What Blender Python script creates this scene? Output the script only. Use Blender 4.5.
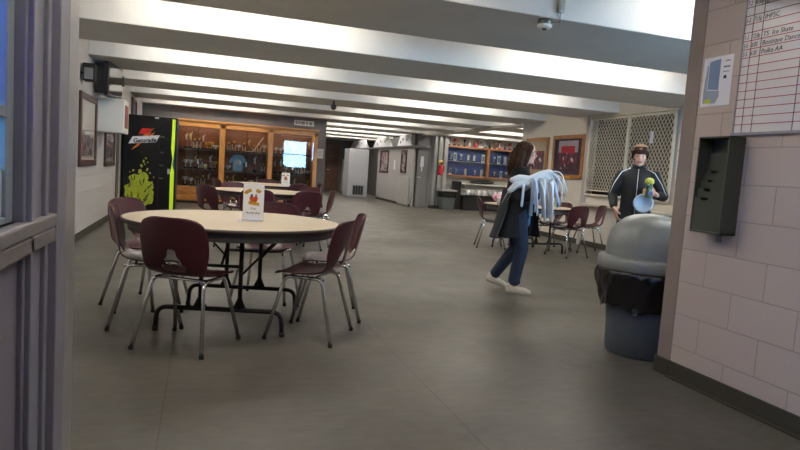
import bpy, bmesh, math, random
from mathutils import Vector, Matrix, Euler
random.seed(7)
PI = math.pi
for o in list(bpy.data.objects): bpy.data.objects.remove(o)
SC = bpy.context.scene
COL = SC.collection

# ------------------------------------------------------------------ camera
yaw, pit, rol = math.radians(18.07), math.radians(-5.04), math.radians(3.88)
fw = Vector((math.sin(yaw)*math.cos(pit), math.cos(yaw)*math.cos(pit), math.sin(pit)))
r0 = Vector((math.cos(yaw), -math.sin(yaw), 0)); u0 = r0.cross(fw)
rr = r0*math.cos(rol) + u0*math.sin(rol); uu = -r0*math.sin(rol) + u0*math.cos(rol)
cd = bpy.data.cameras.new('camera'); cam = bpy.data.objects.new('camera', cd); COL.objects.link(cam)
cd.sensor_width = 36; cd.lens = 613.7/800*36; cd.clip_start = .05; cd.clip_end = 200
cam.matrix_world = Matrix(((rr.x, uu.x, -fw.x, 0), (rr.y, uu.y, -fw.y, 0), (rr.z, uu.z, -fw.z, 1.17), (0, 0, 0, 1)))
SC.camera = cam

# ------------------------------------------------------------------ world, exposure
W = bpy.data.worlds.new('daylight'); SC.world = W; W.use_nodes = True
bg = W.node_tree.nodes['Background']; bg.inputs[0].default_value = (.36, .67, 1.0, 1); bg.inputs[1].default_value = 27.0
SC.view_settings.view_transform = 'Standard'; SC.view_settings.look = 'None'
SC.view_settings.gamma = 1; SC.view_settings.use_curve_mapping = False
SC.view_settings.exposure = 0.0
TUBE = 68.0        # strength of the fluorescent tubes

# ------------------------------------------------------------------ materials
def lin(c):
    return tuple(((v/255)/12.92 if v/255 <= .04045 else (((v/255)+.055)/1.055)**2.4) for v in c) + (1,)
MATS = {}
def mat(name, rgb, rough=.6, metal=0, noise=0, nscale=8, bump=0, bscale=60, coat=0, emit=None, estr=0, spec=.5, trans=0):
    if name in MATS: return MATS[name]
    m = bpy.data.materials.new(name); m.use_nodes = True; MATS[name] = m
    nt = m.node_tree; b = nt.nodes['Principled BSDF']
    b.inputs['Base Color'].default_value = lin(rgb); b.inputs['Roughness'].default_value = rough
    b.inputs['Metallic'].default_value = metal; b.inputs['Coat Weight'].default_value = coat
    b.inputs['Specular IOR Level'].default_value = spec
    b.inputs['Transmission Weight'].default_value = trans
    g = nt.nodes.new('ShaderNodeNewGeometry')
    if noise:
        n = nt.nodes.new('ShaderNodeTexNoise'); n.inputs['Scale'].default_value = nscale; n.inputs['Detail'].default_value = 6
        nt.links.new(g.outputs['Position'], n.inputs['Vector'])
        cr = nt.nodes.new('ShaderNodeMapRange'); cr.inputs[1].default_value = .3; cr.inputs[2].default_value = .7
        cr.inputs[3].default_value = 1-noise; cr.inputs[4].default_value = 1+noise
        nt.links.new(n.outputs['Fac'], cr.inputs[0])
        mx = nt.nodes.new('ShaderNodeVectorMath'); mx.operation = 'SCALE'; mx.inputs[0].default_value = lin(rgb)[:3]
        nt.links.new(cr.outputs[0], mx.inputs['Scale']); nt.links.new(mx.outputs[0], b.inputs['Base Color'])
    if bump:
        n2 = nt.nodes.new('ShaderNodeTexNoise'); n2.inputs['Scale'].default_value = bscale; n2.inputs['Detail'].default_value = 4
        nt.links.new(g.outputs['Position'], n2.inputs['Vector'])
        bp = nt.nodes.new('ShaderNodeBump'); bp.inputs['Strength'].default_value = bump; bp.inputs['Distance'].default_value = .01
        nt.links.new(n2.outputs['Fac'], bp.inputs['Height']); nt.links.new(bp.outputs[0], b.inputs['Normal'])
    if emit:
        b.inputs['Emission Color'].default_value = lin(emit); b.inputs['Emission Strength'].default_value = estr
    return m
def block_mat(name, rgb, axis, mort=.86, rough=.55, bump=.5):
    """painted concrete block: 16 x 8 inch courses, axis = the wall's run ('x' or 'y')"""
    m = mat(name, rgb, rough); nt = m.node_tree; b = nt.nodes['Principled BSDF']
    g = nt.nodes.new('ShaderNodeNewGeometry'); s = nt.nodes.new('ShaderNodeSeparateXYZ'); c = nt.nodes.new('ShaderNodeCombineXYZ')
    nt.links.new(g.outputs['Position'], s.inputs[0])
    nt.links.new(s.outputs[0 if axis == 'x' else 1], c.inputs[0]); nt.links.new(s.outputs[2], c.inputs[1])
    t = nt.nodes.new('ShaderNodeTexBrick'); nt.links.new(c.outputs[0], t.inputs['Vector'])
    t.inputs['Scale'].default_value = 1; t.inputs['Brick Width'].default_value = .4064; t.inputs['Row Height'].default_value = .2032
    t.inputs['Mortar Size'].default_value = .0035; t.inputs['Mortar Smooth'].default_value = .3
    L = lin(rgb)
    t.inputs['Color1'].default_value = L; t.inputs['Color2'].default_value = tuple(v*.95 for v in L[:3]) + (1,)
    t.inputs['Mortar'].default_value = tuple(v*mort for v in L[:3]) + (1,)
    nt.links.new(t.outputs['Color'], b.inputs['Base Color'])
    n = nt.nodes.new('ShaderNodeTexNoise'); n.inputs['Scale'].default_value = 45; n.inputs['Detail'].default_value = 5
    nt.links.new(g.outputs['Position'], n.inputs['Vector'])
    ma = nt.nodes.new('ShaderNodeMath'); ma.operation = 'MULTIPLY_ADD'; ma.inputs[1].default_value = -1.0
    m2 = nt.nodes.new('ShaderNodeMath'); m2.operation = 'MULTIPLY'; m2.inputs[1].default_value = .12
    nt.links.new(n.outputs['Fac'], m2.inputs[0]); nt.links.new(t.outputs['Fac'], ma.inputs[0]); nt.links.new(m2.outputs[0], ma.inputs[2])
    bp = nt.nodes.new('ShaderNodeBump'); bp.inputs['Strength'].default_value = bump; bp.inputs['Distance'].default_value = .006
    nt.links.new(ma.outputs[0], bp.inputs['Height']); nt.links.new(bp.outputs[0], b.inputs['Normal'])
    return m
def floor_mat():
    m = mat('vinyl_floor', (96, 94, 84), .34, spec=.22); nt = m.node_tree; b = nt.nodes['Principled BSDF']
    g = nt.nodes.new('ShaderNodeNewGeometry')
    def nz(sc, det, stretch=None):
        n = nt.nodes.new('ShaderNodeTexNoise'); n.inputs['Scale'].default_value = sc; n.inputs['Detail'].default_value = det
        if stretch:
            mp = nt.nodes.new('ShaderNodeMapping'); mp.inputs['Scale'].default_value = stretch
            nt.links.new(g.outputs['Position'], mp.inputs[0]); nt.links.new(mp.outputs[0], n.inputs['Vector'])
        else: nt.links.new(g.outputs['Position'], n.inputs['Vector'])
        return n
    n1 = nz(1.1, 5); n2 = nz(9, 8, (1, 2.2, 1)); n3 = nz(2.5, 3)
    cr = nt.nodes.new('ShaderNodeValToRGB'); e = cr.color_ramp.elements
    e[0].position = .3; e[0].color = lin((77, 74, 68)); e[1].position = .72; e[1].color = lin((102, 98, 90))
    mx = nt.nodes.new('ShaderNodeMix'); mx.data_type = 'FLOAT'; mx.inputs[0].default_value = .45
    nt.links.new(n1.outputs['Fac'], mx.inputs[2]); nt.links.new(n2.outputs['Fac'], mx.inputs[3]); nt.links.new(mx.outputs[0], cr.inputs[0])
    # sheet seams: thin dark lines 1.35 m apart along y and rare ones across
    s = nt.nodes.new('ShaderNodeSeparateXYZ'); nt.links.new(g.outputs['Position'], s.inputs[0])
    def seam(out, off, per):
        a = nt.nodes.new('ShaderNodeMath'); a.operation = 'ADD'; a.inputs[1].default_value = off; nt.links.new(out, a.inputs[0])
        p = nt.nodes.new('ShaderNodeMath'); p.operation = 'PINGPONG'; p.inputs[1].default_value = per/2; nt.links.new(a.outputs[0], p.inputs[0])
        l = nt.nodes.new('ShaderNodeMath'); l.operation = 'LESS_THAN'; l.inputs[1].default_value = .0035; nt.links.new(p.outputs[0], l.inputs[0])
        return l
    l1 = seam(s.outputs[0], .135, 1.35); l2 = seam(s.outputs[1], -1.3, 4.1)
    mxm = nt.nodes.new('ShaderNodeMath'); mxm.operation = 'MAXIMUM'; nt.links.new(l1.outputs[0], mxm.inputs[0]); nt.links.new(l2.outputs[0], mxm.inputs[1])
    m3 = nt.nodes.new('ShaderNodeMix'); m3.data_type = 'RGBA'; m3.inputs[7].default_value = lin((58, 56, 50))
    k = nt.nodes.new('ShaderNodeMath'); k.operation = 'MULTIPLY'; k.inputs[1].default_value = .6; nt.links.new(mxm.outputs[0], k.inputs[0])
    nt.links.new(k.outputs[0], m3.inputs[0]); nt.links.new(cr.outputs[0], m3.inputs[6]); nt.links.new(m3.outputs[2], b.inputs['Base Color'])
    mr = nt.nodes.new('ShaderNodeMapRange'); mr.inputs[3].default_value = .30; mr.inputs[4].default_value = .48
    nt.links.new(n3.outputs['Fac'], mr.inputs[0]); nt.links.new(mr.outputs[0], b.inputs['Roughness'])
    bp = nt.nodes.new('ShaderNodeBump'); bp.inputs['Strength'].default_value = .12; bp.inputs['Distance'].default_value = .01
    nt.links.new(n2.outputs['Fac'], bp.inputs['Height']); nt.links.new(bp.outputs[0], b.inputs['Normal'])
    return m
def wood_mat(name, c1, c2, rough=.4, axis=2, sc=3):
    m = mat(name, c1, rough); nt = m.node_tree; b = nt.nodes['Principled BSDF']
    g = nt.nodes.new('ShaderNodeNewGeometry'); mp = nt.nodes.new('ShaderNodeMapping')
    st = [18, 18, 18]; st[axis] = 1.5; mp.inputs['Scale'].default_value = st
    n = nt.nodes.new('ShaderNodeTexNoise'); n.inputs['Scale'].default_value = sc; n.inputs['Detail'].default_value = 6
    cr = nt.nodes.new('ShaderNodeValToRGB'); cr.color_ramp.elements[0].position = .35; cr.color_ramp.elements[1].position = .65
    cr.color_ramp.elements[0].color = lin(c1); cr.color_ramp.elements[1].color = lin(c2)
    nt.links.new(g.outputs['Position'], mp.inputs[0]); nt.links.new(mp.outputs[0], n.inputs['Vector'])
    nt.links.new(n.outputs['Fac'], cr.inputs[0]); nt.links.new(cr.outputs[0], b.inputs['Base Color'])
    return m
def glass_mat(name, refl=.12, tint=(235, 240, 240), ior=1.5):
    m = bpy.data.materials.new(name); m.use_nodes = True; MATS[name] = m; nt = m.node_tree
    nt.nodes.remove(nt.nodes['Principled BSDF']); out = nt.nodes['Material Output']
    t = nt.nodes.new('ShaderNodeBsdfTransparent'); t.inputs[0].default_value = lin(tint)
    gl = nt.nodes.new('ShaderNodeBsdfGlossy'); gl.inputs['Roughness'].default_value = .02
    f = nt.nodes.new('ShaderNodeFresnel'); f.inputs[0].default_value = ior
    a = nt.nodes.new('ShaderNodeMath'); a.operation = 'ADD'; a.inputs[1].default_value = refl; a.use_clamp = True
    mx = nt.nodes.new('ShaderNodeMixShader')
    gm = nt.nodes.new('ShaderNodeNewGeometry'); iv = nt.nodes.new('ShaderNodeMath'); iv.operation = 'SUBTRACT'; iv.inputs[0].default_value = 1
    mu = nt.nodes.new('ShaderNodeMath'); mu.operation = 'MULTIPLY'
    nt.links.new(gm.outputs['Backfacing'], iv.inputs[1]); nt.links.new(f.outputs[0], a.inputs[0])
    nt.links.new(a.outputs[0], mu.inputs[0]); nt.links.new(iv.outputs[0], mu.inputs[1]); nt.links.new(mu.outputs[0], mx.inputs[0])
    nt.links.new(t.outputs[0], mx.inputs[1]); nt.links.new(gl.outputs[0], mx.inputs[2]); nt.links.new(mx.outputs[0], out.inputs[0])
    return m
def spots_mat(name, base, cols, scale=14, rough=.3, thr=.5):
    """a printed picture or a fabric with blotches of several colours"""
    m = mat(name, base, rough); nt = m.node_tree; b = nt.nodes['Principled BSDF']
    tc = nt.nodes.new('ShaderNodeTexCoord'); v = nt.nodes.new('ShaderNodeTexVoronoi'); v.inputs['Scale'].default_value = scale
    nt.links.new(tc.outputs['Object'], v.inputs['Vector'])
    s = nt.nodes.new('ShaderNodeSeparateColor'); nt.links.new(v.outputs['Color'], s.inputs[0])
    cr = nt.nodes.new('ShaderNodeValToRGB'); cr.color_ramp.interpolation = 'CONSTANT'
    els = cr.color_ramp.elements; allc = [base] + list(cols)
    els[0].position = 0; els[0].color = lin(allc[0]); els[1].position = thr; els[1].color = lin(allc[1])
    for i, c in enumerate(allc[2:]):
        e = els.new(thr + (1-thr)*(i+1)/(len(allc)-1)); e.color = lin(c)
    nt.links.new(s.outputs[0], cr.inputs[0]); nt.links.new(cr.outputs[0], b.inputs['Base Color'])
    return m

M_floor = floor_mat()
M_ceil = mat('painted_concrete', (206, 203, 198), .75, noise=.04, nscale=3)
M_blockY = block_mat('block_wall_light', (188, 183, 179), 'y')
M_blockR = block_mat('block_wall_taupe', (190, 174, 162), 'y', mort=.68)
M_blockG = block_mat('block_wall_gate', (216, 208, 196), 'y')
M_taupe = mat('taupe_paint', (92, 87, 86), .6, noise=.03)
M_column = mat('column_paint', (136, 122, 114), .5, noise=.04, nscale=20, bump=.05)
M_base = mat('rubber_base', (58, 54, 44), .5)
M_grey = mat('grey_wall_paint', (158, 156, 152), .65, noise=.03)
M_dgrey = mat('dark_grey_paint', (98, 96, 94), .6)
M_post = mat('purple_grey_paint', (134, 132, 144), .42, noise=.05, nscale=15, bump=.04)
M_postl = mat('worn_grey_enamel', (150, 146, 146), .3, noise=.08, nscale=12)
M_oak = wood_mat('honey_oak', (176, 116, 56), (204, 146, 78), .35, 0)
M_oakz = wood_mat('honey_oak_upright', (176, 116, 56), (204, 146, 78), .35, 2)
M_brown = wood_mat('brown_case_back', (112, 66, 38), (140, 86, 50), .6, 0)
M_walnut = wood_mat('red_brown_frame_wood', (66, 36, 26), (88, 50, 36), .35, 2)
M_goldwood = wood_mat('golden_frame_wood', (140, 92, 44), (172, 118, 62), .35, 2)
M_plast = mat('burgundy_plastic', (72, 26, 36), .36, noise=.05, nscale=30)
M_chrome = mat('chrome', (236, 238, 242), .2, 1)
M_black = mat('black_enamel', (22, 22, 24), .35)
M_blackm = mat('matte_black', (20, 20, 21), .7)
M_rubber = mat('black_rubber', (18, 18, 18), .8)
M_top = wood_mat('cream_laminate', (214, 196, 166), (224, 208, 180), .28, 0, 2)
M_edge = mat('dark_edge_band', (62, 48, 44), .4)
M_apron = mat('grey_steel_apron', (120, 120, 122), .4, .3)
M_white = mat('white_paper', (232, 232, 236), .6)
M_whitep = mat('white_paint', (226, 224, 216), .5)
M_glass = glass_mat('case_glass', .05)
M_glassb = glass_mat('window_glass', 0, (215, 232, 245), 1.2)
M_glassp = glass_mat('picture_glass', .01, (250, 250, 250), 1.2)
M_silver = mat('silver_plate', (224, 224, 226), .3, .7)
M_gold = mat('gold_plate', (224, 178, 84), .3, .7)
M_goldd = mat('gold_figure', (232, 202, 130), .35, .5)
M_marble = mat('dark_marble', (38, 34, 36), .25, noise=.3, nscale=40)
M_red = mat('red_plastic', (178, 24, 24), .35)
M_tube = mat('fluorescent_tube', (255, 255, 255), .5, emit=(255, 249, 240), estr=TUBE)

# ------------------------------------------------------------------ mesh helpers
def box(bm, x0, x1, y0, y1, z0, z1, mi=0, rz=0, c=None):
    vs = [bm.verts.new((x, y, z)) for x in (x0, x1) for y in (y0, y1) for z in (z0, z1)]
    if rz:
        c = c or ((x0+x1)/2, (y0+y1)/2); R = Matrix.Rotation(rz, 3, 'Z')
        for v in vs:
            p = R @ Vector((v.co.x-c[0], v.co.y-c[1], 0)); v.co.x = p.x+c[0]; v.co.y = p.y+c[1]
    for f in ((0,1,3,2), (4,6,7,5), (0,4,5,1), (2,3,7,6), (0,2,6,4), (1,5,7,3)):
        bm.faces.new([vs[i] for i in f]).material_index = mi
    return vs
def ring(bm, c, ax, r, n, up=None, r2=None, ph=0):
    ax = Vector(ax).normalized(); up = Vector(up) if up else (Vector((0,0,1)) if abs(ax.z) < .9 else Vector((1,0,0)))
    s = ax.cross(up).normalized(); t = s.cross(ax)
    r2 = r if r2 is None else r2
    return [bm.verts.new(Vector(c) + s*math.cos(ph+2*PI*i/n)*r + t*math.sin(ph+2*PI*i/n)*r2) for i in range(n)]
def bridge(bm, a, b, mi=0, sm=True):
    n = len(a)
    for i in range(n):
        f = bm.faces.new((a[i], a[(i+1) % n], b[(i+1) % n], b[i])); f.material_index = mi; f.smooth = sm
def cap(bm, a, mi=0, flip=False):
    f = bm.faces.new(a if not flip else a[::-1]); f.material_index = mi
def tube(bm, pts, r, n=10, mi=0, caps=True, up=None, radii=None, r2s=None):
    pts = [Vector(p) for p in pts]; rings = []
    for i, p in enumerate(pts):
        d = (pts[min(i+1, len(pts)-1)] - pts[max(i-1, 0)])
        if up is None:
            if i == 0:
                dn = d.normalized(); ref = Vector((0,0,1)) if abs(dn.z) < .9 else Vector((1,0,0))
            else:
                dn = d.normalized(); ref = ref - dn*ref.dot(dn)
                if ref.length < 1e-4: ref = Vector((1,0,0))
        else: ref = Vector(up)
        rings.append(ring(bm, p, d, radii[i] if radii else r, n, ref, r2s[i] if r2s else None))
    for a, b in zip(rings, rings[1:]): bridge(bm, a, b, mi)
    if caps: cap(bm, rings[0], mi, True); cap(bm, rings[-1], mi)
    return rings
def arc_pts(pts, rad, k=5):
    """round the corners of a polyline"""
    pts = [Vector(p) for p in pts]; out = [pts[0]]
    for a, b, c in zip(pts, pts[1:], pts[2:]):
        u = (a-b); v = (c-b); t = min(rad, u.length*.45, v.length*.45); p = b + u.normalized()*t; q = b + v.normalized()*t
        for i in range(k+1):
            s = i/k; out.append(p*(1-s)**2 + b*2*s*(1-s) + q*s*s)
    return out + [pts[-1]]
def lathe(bm, prof, n=24, c=(0,0,0), mi=0, sm=True, sx=1, sy=1):
    c = Vector(c); rings = []
    for r, z in prof:
        if r < 1e-5: rings.append([bm.verts.new(c + Vector((0,0,z)))])
        else: rings.append([bm.verts.new(c + Vector((math.cos(2*PI*i/n)*r*sx, math.sin(2*PI*i/n)*r*sy, z))) for i in range(n)])
    for a, b in zip(rings, rings[1:]):
        if len(a) == 1 and len(b) == 1: continue
        for i in range(n):
            j = (i+1) % n
            q = [a[0], b[j], b[i]] if len(a) == 1 else ([a[i], a[j], b[0]] if len(b) == 1 else [a[i], a[j], b[j], b[i]])
            f = bm.faces.new(q); f.material_index = mi; f.smooth = sm
def ball(bm, c, r, rot=None, n=14, mi=0):
    """ellipsoid"""
    r = (r, r, r) if not hasattr(r, '__len__') else r
    M = Matrix.Translation(Vector(c)) @ ((rot or Matrix.Identity(3)).to_4x4()) @ Matrix.Diagonal((r[0], r[1], r[2], 1))
    g = bmesh.ops.create_uvsphere(bm, u_segments=n, v_segments=max(6, n*2//3), radius=1, matrix=M)
    for v in g['verts']:
        for f in v.link_faces: f.smooth = True; f.material_index = mi
def poly(bm, pts, th, axis='y', mi=0):
    """extruded polygon, pts 3-D, th = vector"""
    a = [bm.verts.new(Vector(p)) for p in pts]; b = [bm.verts.new(Vector(p)+Vector(th)) for p in pts]
    bm.faces.new(a).material_index = mi; bm.faces.new(b[::-1]).material_index = mi
    n = len(a)
    for i in range(n): bm.faces.new((a[i], b[i], b[(i+1) % n], a[(i+1) % n])).material_index = mi
def obj(name, bm, mats, parent=None, bevel=0, seg=2, recalc=True):
    if recalc: bmesh.ops.recalc_face_normals(bm, faces=bm.faces[:])
    me = bpy.data.meshes.new(name); bm.to_mesh(me); bm.free()
    for m in (mats if isinstance(mats, (list, tuple)) else [mats]): me.materials.append(m)
    o = bpy.data.objects.new(name, me); COL.objects.link(o)
    if parent: o.parent = parent
    if bevel:
        md = o.modifiers.new('bevel', 'BEVEL'); md.width = bevel; md.segments = seg; md.limit_method = 'ANGLE'; md.angle_limit = math.radians(40)
    return o
def B(): return bmesh.new()
def tag(o, label, cat=None, group=None):
    o['label'] = label
    if cat: o['category'] = cat
    if group: o['group'] = group
    return o
def thing(name, label, cat, loc=(0,0,0), rz=0, group=None):
    o = bpy.data.objects.new(name, None); COL.objects.link(o); o.location = loc; o.rotation_euler = (0,0,rz); o.empty_display_size = .1
    return tag(o, label, cat, group)
def struct(name, bm, m, bevel=0, label=None):
    o = obj(name, bm, m, bevel=bevel); o['kind'] = 'structure'
    if label: o['label'] = label
    return o
def kids(o): return [c for c in bpy.data.objects if c.parent == o]
def dup(o, parent=None, loc=None, rz=None, label=None, group=None):
    c = o.copy(); COL.objects.link(c); c.parent = parent
    if loc is not None: c.location = loc
    if rz is not None: c.rotation_euler = (0,0,rz)
    if label: c['label'] = label
    if group: c['group'] = group
    for k in kids(o): dup(k, c)
    return c
def text_mesh(name, txt, size, m, parent, loc, rot, ext=.001, align='LEFT', sx=1, shear=0, bold=0, label=None):
    cu = bpy.data.curves.new(name, 'FONT'); cu.body = txt; cu.size = size; cu.extrude = ext; cu.align_x = align; cu.shear = shear; cu.offset = bold
    cu.resolution_u = 3
    t = bpy.data.objects.new('tmp', cu); COL.objects.link(t)
    dg = bpy.context.evaluated_depsgraph_get(); me = bpy.data.meshes.new_from_object(t.evaluated_get(dg))
    bpy.data.objects.remove(t); bpy.data.curves.remove(cu); me.name = name
    me.materials.clear(); me.materials.append(m)
    o = bpy.data.objects.new(name, me); COL.objects.link(o); o.parent = parent; o.location = loc; o.rotation_euler = rot; o.scale = (sx, 1, 1)
    return o
def voxel(bm, size, smooth=3):
    me = bpy.data.meshes.new('tmp'); bm.to_mesh(me); bm.free()
    t = bpy.data.objects.new('tmp', me); COL.objects.link(t)
    md = t.modifiers.new('r', 'REMESH'); md.mode = 'VOXEL'; md.voxel_size = size; md.use_smooth_shade = True
    if smooth:
        ms = t.modifiers.new('s', 'SMOOTH'); ms.iterations = smooth; ms.factor = .5
    dg = bpy.context.evaluated_depsgraph_get(); me2 = bpy.data.meshes.new_from_object(t.evaluated_get(dg))
    bpy.data.objects.remove(t)
    b = bmesh.new(); b.from_mesh(me2); bpy.data.meshes.remove(me2)
    for f in b.faces: f.smooth = True
    return b

# ================================================================== STRUCTURE
H = 2.43; CEIL = 2.98
XW, XG, XR = -1.5, 6.9, 2.83          # left wall, picture/gate wall, near right wall
bm = B(); box(bm, -3.2, 14.2, -3.2, 30.2, -.1, 0); struct('floor', bm, M_floor)
bm = B(); box(bm, -3.2, 14.2, -3.2, 30.2, CEIL, CEIL+.1); struct('ceiling', bm, M_ceil)
# wide flat beams every 2.44 m, running across the room
for i in range(-3, 11):
    y0 = 4.33 + 2.44*i; y1 = y0 + 1.25
    x1 = XG if y1 < 12.6 else 14.1
    x0 = -3.1 if y0 < 1.5 else (XW-.05 if y0 < 16.8 else 3.2)
    if y0 < 17.2 and y1 > 16.6 : x0 = XW-.05; y1 = min(y1, 17.9)
    if y1 < -3.1: continue
    bm = B(); box(bm, x0, x1, y0, y1, H, CEIL); struct('trim_%d' % (i+10), bm, M_ceil, bevel=.008, label='wide flat concrete ceiling beam across the room')
# walls
bm = B(); box(bm, XW-.2, XW, 1.9, 17.1, 0, CEIL); struct('wall_left', bm, M_blockY)
bm = B(); box(bm, XW, XW+.012, 2.2, 16.9, 0, .10); struct('baseboard_left', bm, M_base)
bm = B(); box(bm, XW-.2, 3.2, 16.9, 17.1, 0, CEIL); struct('wall_trophy', bm, M_taupe)
bm = B(); box(bm, 3.0, 3.2, 17.1, 29.2, 0, CEIL); struct('wall_corridor', bm, M_grey)
bm = B(); box(bm, 3.0, 14.2, 29.2, 29.4, 0, CEIL); struct('wall_far', bm, M_dgrey)
bm = B(); box(bm, 2.95, 3.212, 16.888, 16.9, 0, .1); struct('baseboard_trophy', bm, M_base)
# near right wall with steel-wrapped end
bm = B(); box(bm, XR, XR+.2, -3.1, 3.04, 0, CEIL); struct('wall_right', bm, M_blockR)
bm = B(); box(bm, XR-.004, XR+.204, 3.04, 3.155, 0, H+.2); struct('trim_20', bm, M_column, bevel=.004, label='taupe painted jamb at the end of the block wall')
bm = B(); box(bm, XR-.012, XR, -3.1, 3.04, 0, .105); box(bm, XR-.016, XR+.216, 3.035, 3.167, 0, .105)
box(bm, XR-.03, XR-.012, -3.1, 3.04, 0, .012); struct('baseboard_right', bm, M_base, bevel=.002)
# gate / picture wall
bm = B()
box(bm, XG, XG+.2, 10.07, 12.5, 0, CEIL); box(bm, XG, XG+.2, 7.78, 10.07, 0, .94); box(bm, XG, XG+.2, 2.2, 7.78, 0, CEIL)
box(bm, XG, XG+.2, 7.78, 10.07, 2.41, CEIL)
struct('wall_gate', bm, M_blockG)
bm = B(); box(bm, XG-.012, XG, 2.4, 12.5, 0, .10); struct('baseboard_gate', bm, M_base)
bm = B(); box(bm, XG-.02, XG+.1, 9.98, 10.12, .0, H); struct('trim_21', bm, mat('pilaster_paint', (176, 170, 166), .6), bevel=.004, label='narrow grey pilaster between picture wall and mesh gate')
bm = B(); box(bm, XG-.14, XG, 7.7, 10.0, .76, .80); struct('trim_22', bm, mat('counter_cream', (196, 186, 170), .4), bevel=.006, label='cream service counter ledge under the mesh gate')
bm = B(); box(bm, 8.6, 8.7, 6.8, 11.2, 0, CEIL); box(bm, XG+.2, 8.6, 6.8, 6.9, 0, CEIL); box(bm, XG+.2, 8.6, 11.1, 11.2, 0, CEIL)
struct('wall_booth', bm, mat('booth_beige', (112, 98, 82), .8))
bm = B(); box(bm, XG, 14.2, 12.5, 12.6, 0, CEIL); struct('wall_behind_gate', bm, M_blockG)
bm = B(); box(bm, 14.0, 14.2, 12.6, 19.5, 0, CEIL); struct('wall_east', bm, M_grey)
bm = B(); box(bm, 7.8, 14.2, 19.5, 19.7, 0, CEIL); struct('wall_display', bm, mat('pale_wall_paint', (196, 194, 190), .65, noise=.03))
bm = B(); box(bm, XG-.06, XG+.24, 12.6, 19.3, 2.37, H); struct('trim_23', bm, M_ceil, label='shallow concrete girder running along the room towards the far end')
# partition with ledge, far right
bm = B(); box(bm, 6.6, 6.75, 19.3, 23.6, 0, 1.97); struct('wall_partition', bm, mat('partition_grey', (170, 168, 166), .65, noise=.03))
bm = B(); box(bm, 6.588, 6.6, 19.3, 23.6, 0, .08); struct('baseboard_partition', bm, M_base)
bm = B(); box(bm, 6.50, 6.95, 19.0, 28.6, 1.97, 2.03); struct('trim_24', bm, M_dgrey, label='dark ledge on top of the far partition')
bm = B(); box(bm, 7.25, 7.4, 19.7, 29.2, 0, CEIL); struct('wall_behind_partition', bm, M_dgrey)
# back of the camera room and the room next to it, with their windows
bm = B(); box(bm, -3.2, 3.05, -3.2, -3.1, 0, CEIL); struct('wall_back', bm, M_grey)
bm = B(); box(bm, -3.2, XW, 1.9, 2.0, 0, CEIL); struct('wall_side_room', bm, M_grey)
bm = B()   # daylight wall on the right behind the block wall, opening z .9-2.2
box(bm, 3.03, 3.7, 2.2, 2.32, 0, CEIL); box(bm, 6.3, XG, 2.2, 2.32, 0, CEIL); box(bm, 4.9, 5.1, 2.2, 2.32, 0, CEIL)
box(bm, 3.7, 6.3, 2.2, 2.32, 0, .95); box(bm, 3.7, 6.3, 2.2, 2.32, 2.3, CEIL)
struct('wall_south', bm, M_grey)
for k, (a, b_) in enumerate(((3.7, 4.9), (5.1, 6.3))):
    bm = B()
    for (x0, x1, z0, z1) in ((a, a+.05, .95, 2.3), (b_-.05, b_, .95, 2.3), (a, b_, .95, 1.0), (a, b_, 2.25, 2.3), (a, b_, 1.6, 1.64)): box(bm, x0, x1, 2.23, 2.29, z0, z1)
    w = struct('window_%d' % (k+2), bm, M_whitep)
bm = B()   # outer wall of the little room at the left, big window opening
box(bm, -3.2, -3.1, -3.1, -1.2, 0, CEIL); box(bm, -3.2, -3.1, 1.7, 1.9, 0, CEIL); box(bm, -3.2, -3.1, -1.2, 1.7, 0, .8); box(bm, -3.2, -3.1, -1.2, 1.7, 2.35, CEIL)
struct('wall_west', bm, M_grey)

# ------------------------------------------------------------------ near left window partition and post
PX = -.375
bm = B()
box(bm, PX-.12, PX-.01, -3.1, 1.72, 0, 1.0); box(bm, PX-.12, PX-.01, -3.1, 1.5, 2.2, CEIL); box(bm, PX-.12, PX-.01, -3.1, -1.2, 1.0, 2.2)
struct('wall_window_partition', bm, mat('partition_mauve_grey', (128, 122, 134), .55, noise=.04))
bm = B()
box(bm, PX-.03, PX+.002, 1.545, 1.70, 0, CEIL); box(bm, PX-.03, PX+.014, 1.56, 1.585, 0, CEIL)
box(bm, PX-.03, PX+.012, 1.70, 1.72, 0, CEIL); box(bm, PX-.03, PX-.008, 1.72, 1.83, 0, CEIL)
box(bm, PX-.03, PX+.012, 1.83, 1.87, 0, CEIL); box(bm, PX-.03, PX+.004, 1.87, 1.98, 0, CEIL)
struct('trim_30', bm, M_post, bevel=.003, label='moulded purple-grey window post beside the camera')
bm = B(); box(bm, PX-.12, PX+.004, 1.98, 2.12, 0, CEIL); struct('trim_31', bm, M_postl, bevel=.006, label='smooth worn grey jamb at the edge of the window post')
bm = B(); box(bm, XW, PX-.12, 1.98, 2.1, 0, CEIL); struct('wall_return', bm, M_blockY)
wn = bpy.data.objects.new('window_1', None); COL.objects.link(wn); wn['kind'] = 'structure'; wn['label'] = 'interior window with grey frame at the left edge'
bm = B(); box(bm, PX-.06, PX-.02, 1.495, 1.545, 1.0, 2.2); box(bm, PX-.06, PX-.02, -1.2, 1.495, 1.225, 1.25); box(bm, PX-.06, PX-.02, -1.2, 1.495, 1.0, 1.015); box(bm, PX-.06, PX-.02, -1.2, 1.495, 2.15, 2.2)
obj('window_frame', bm, mat('frame_blue_grey', (140, 150, 158), .5), wn, bevel=.003)
bm = B(); box(bm, PX-.042, PX-.038, -1.2, 1.495, 1.01, 2.16); obj('pane', bm, M_glassb, wn)
bm = B(); box(bm, PX-.12, PX+.018, -1.25, 1.80, .965, 1.0); box(bm, PX-.01, PX+.014, -1.25, 1.80, .925, .965); obj('window_sill', bm, mat('sill_grey', (128, 122, 122), .4, noise=.1, nscale=25), wn, bevel=.006)
bm = B()
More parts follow.
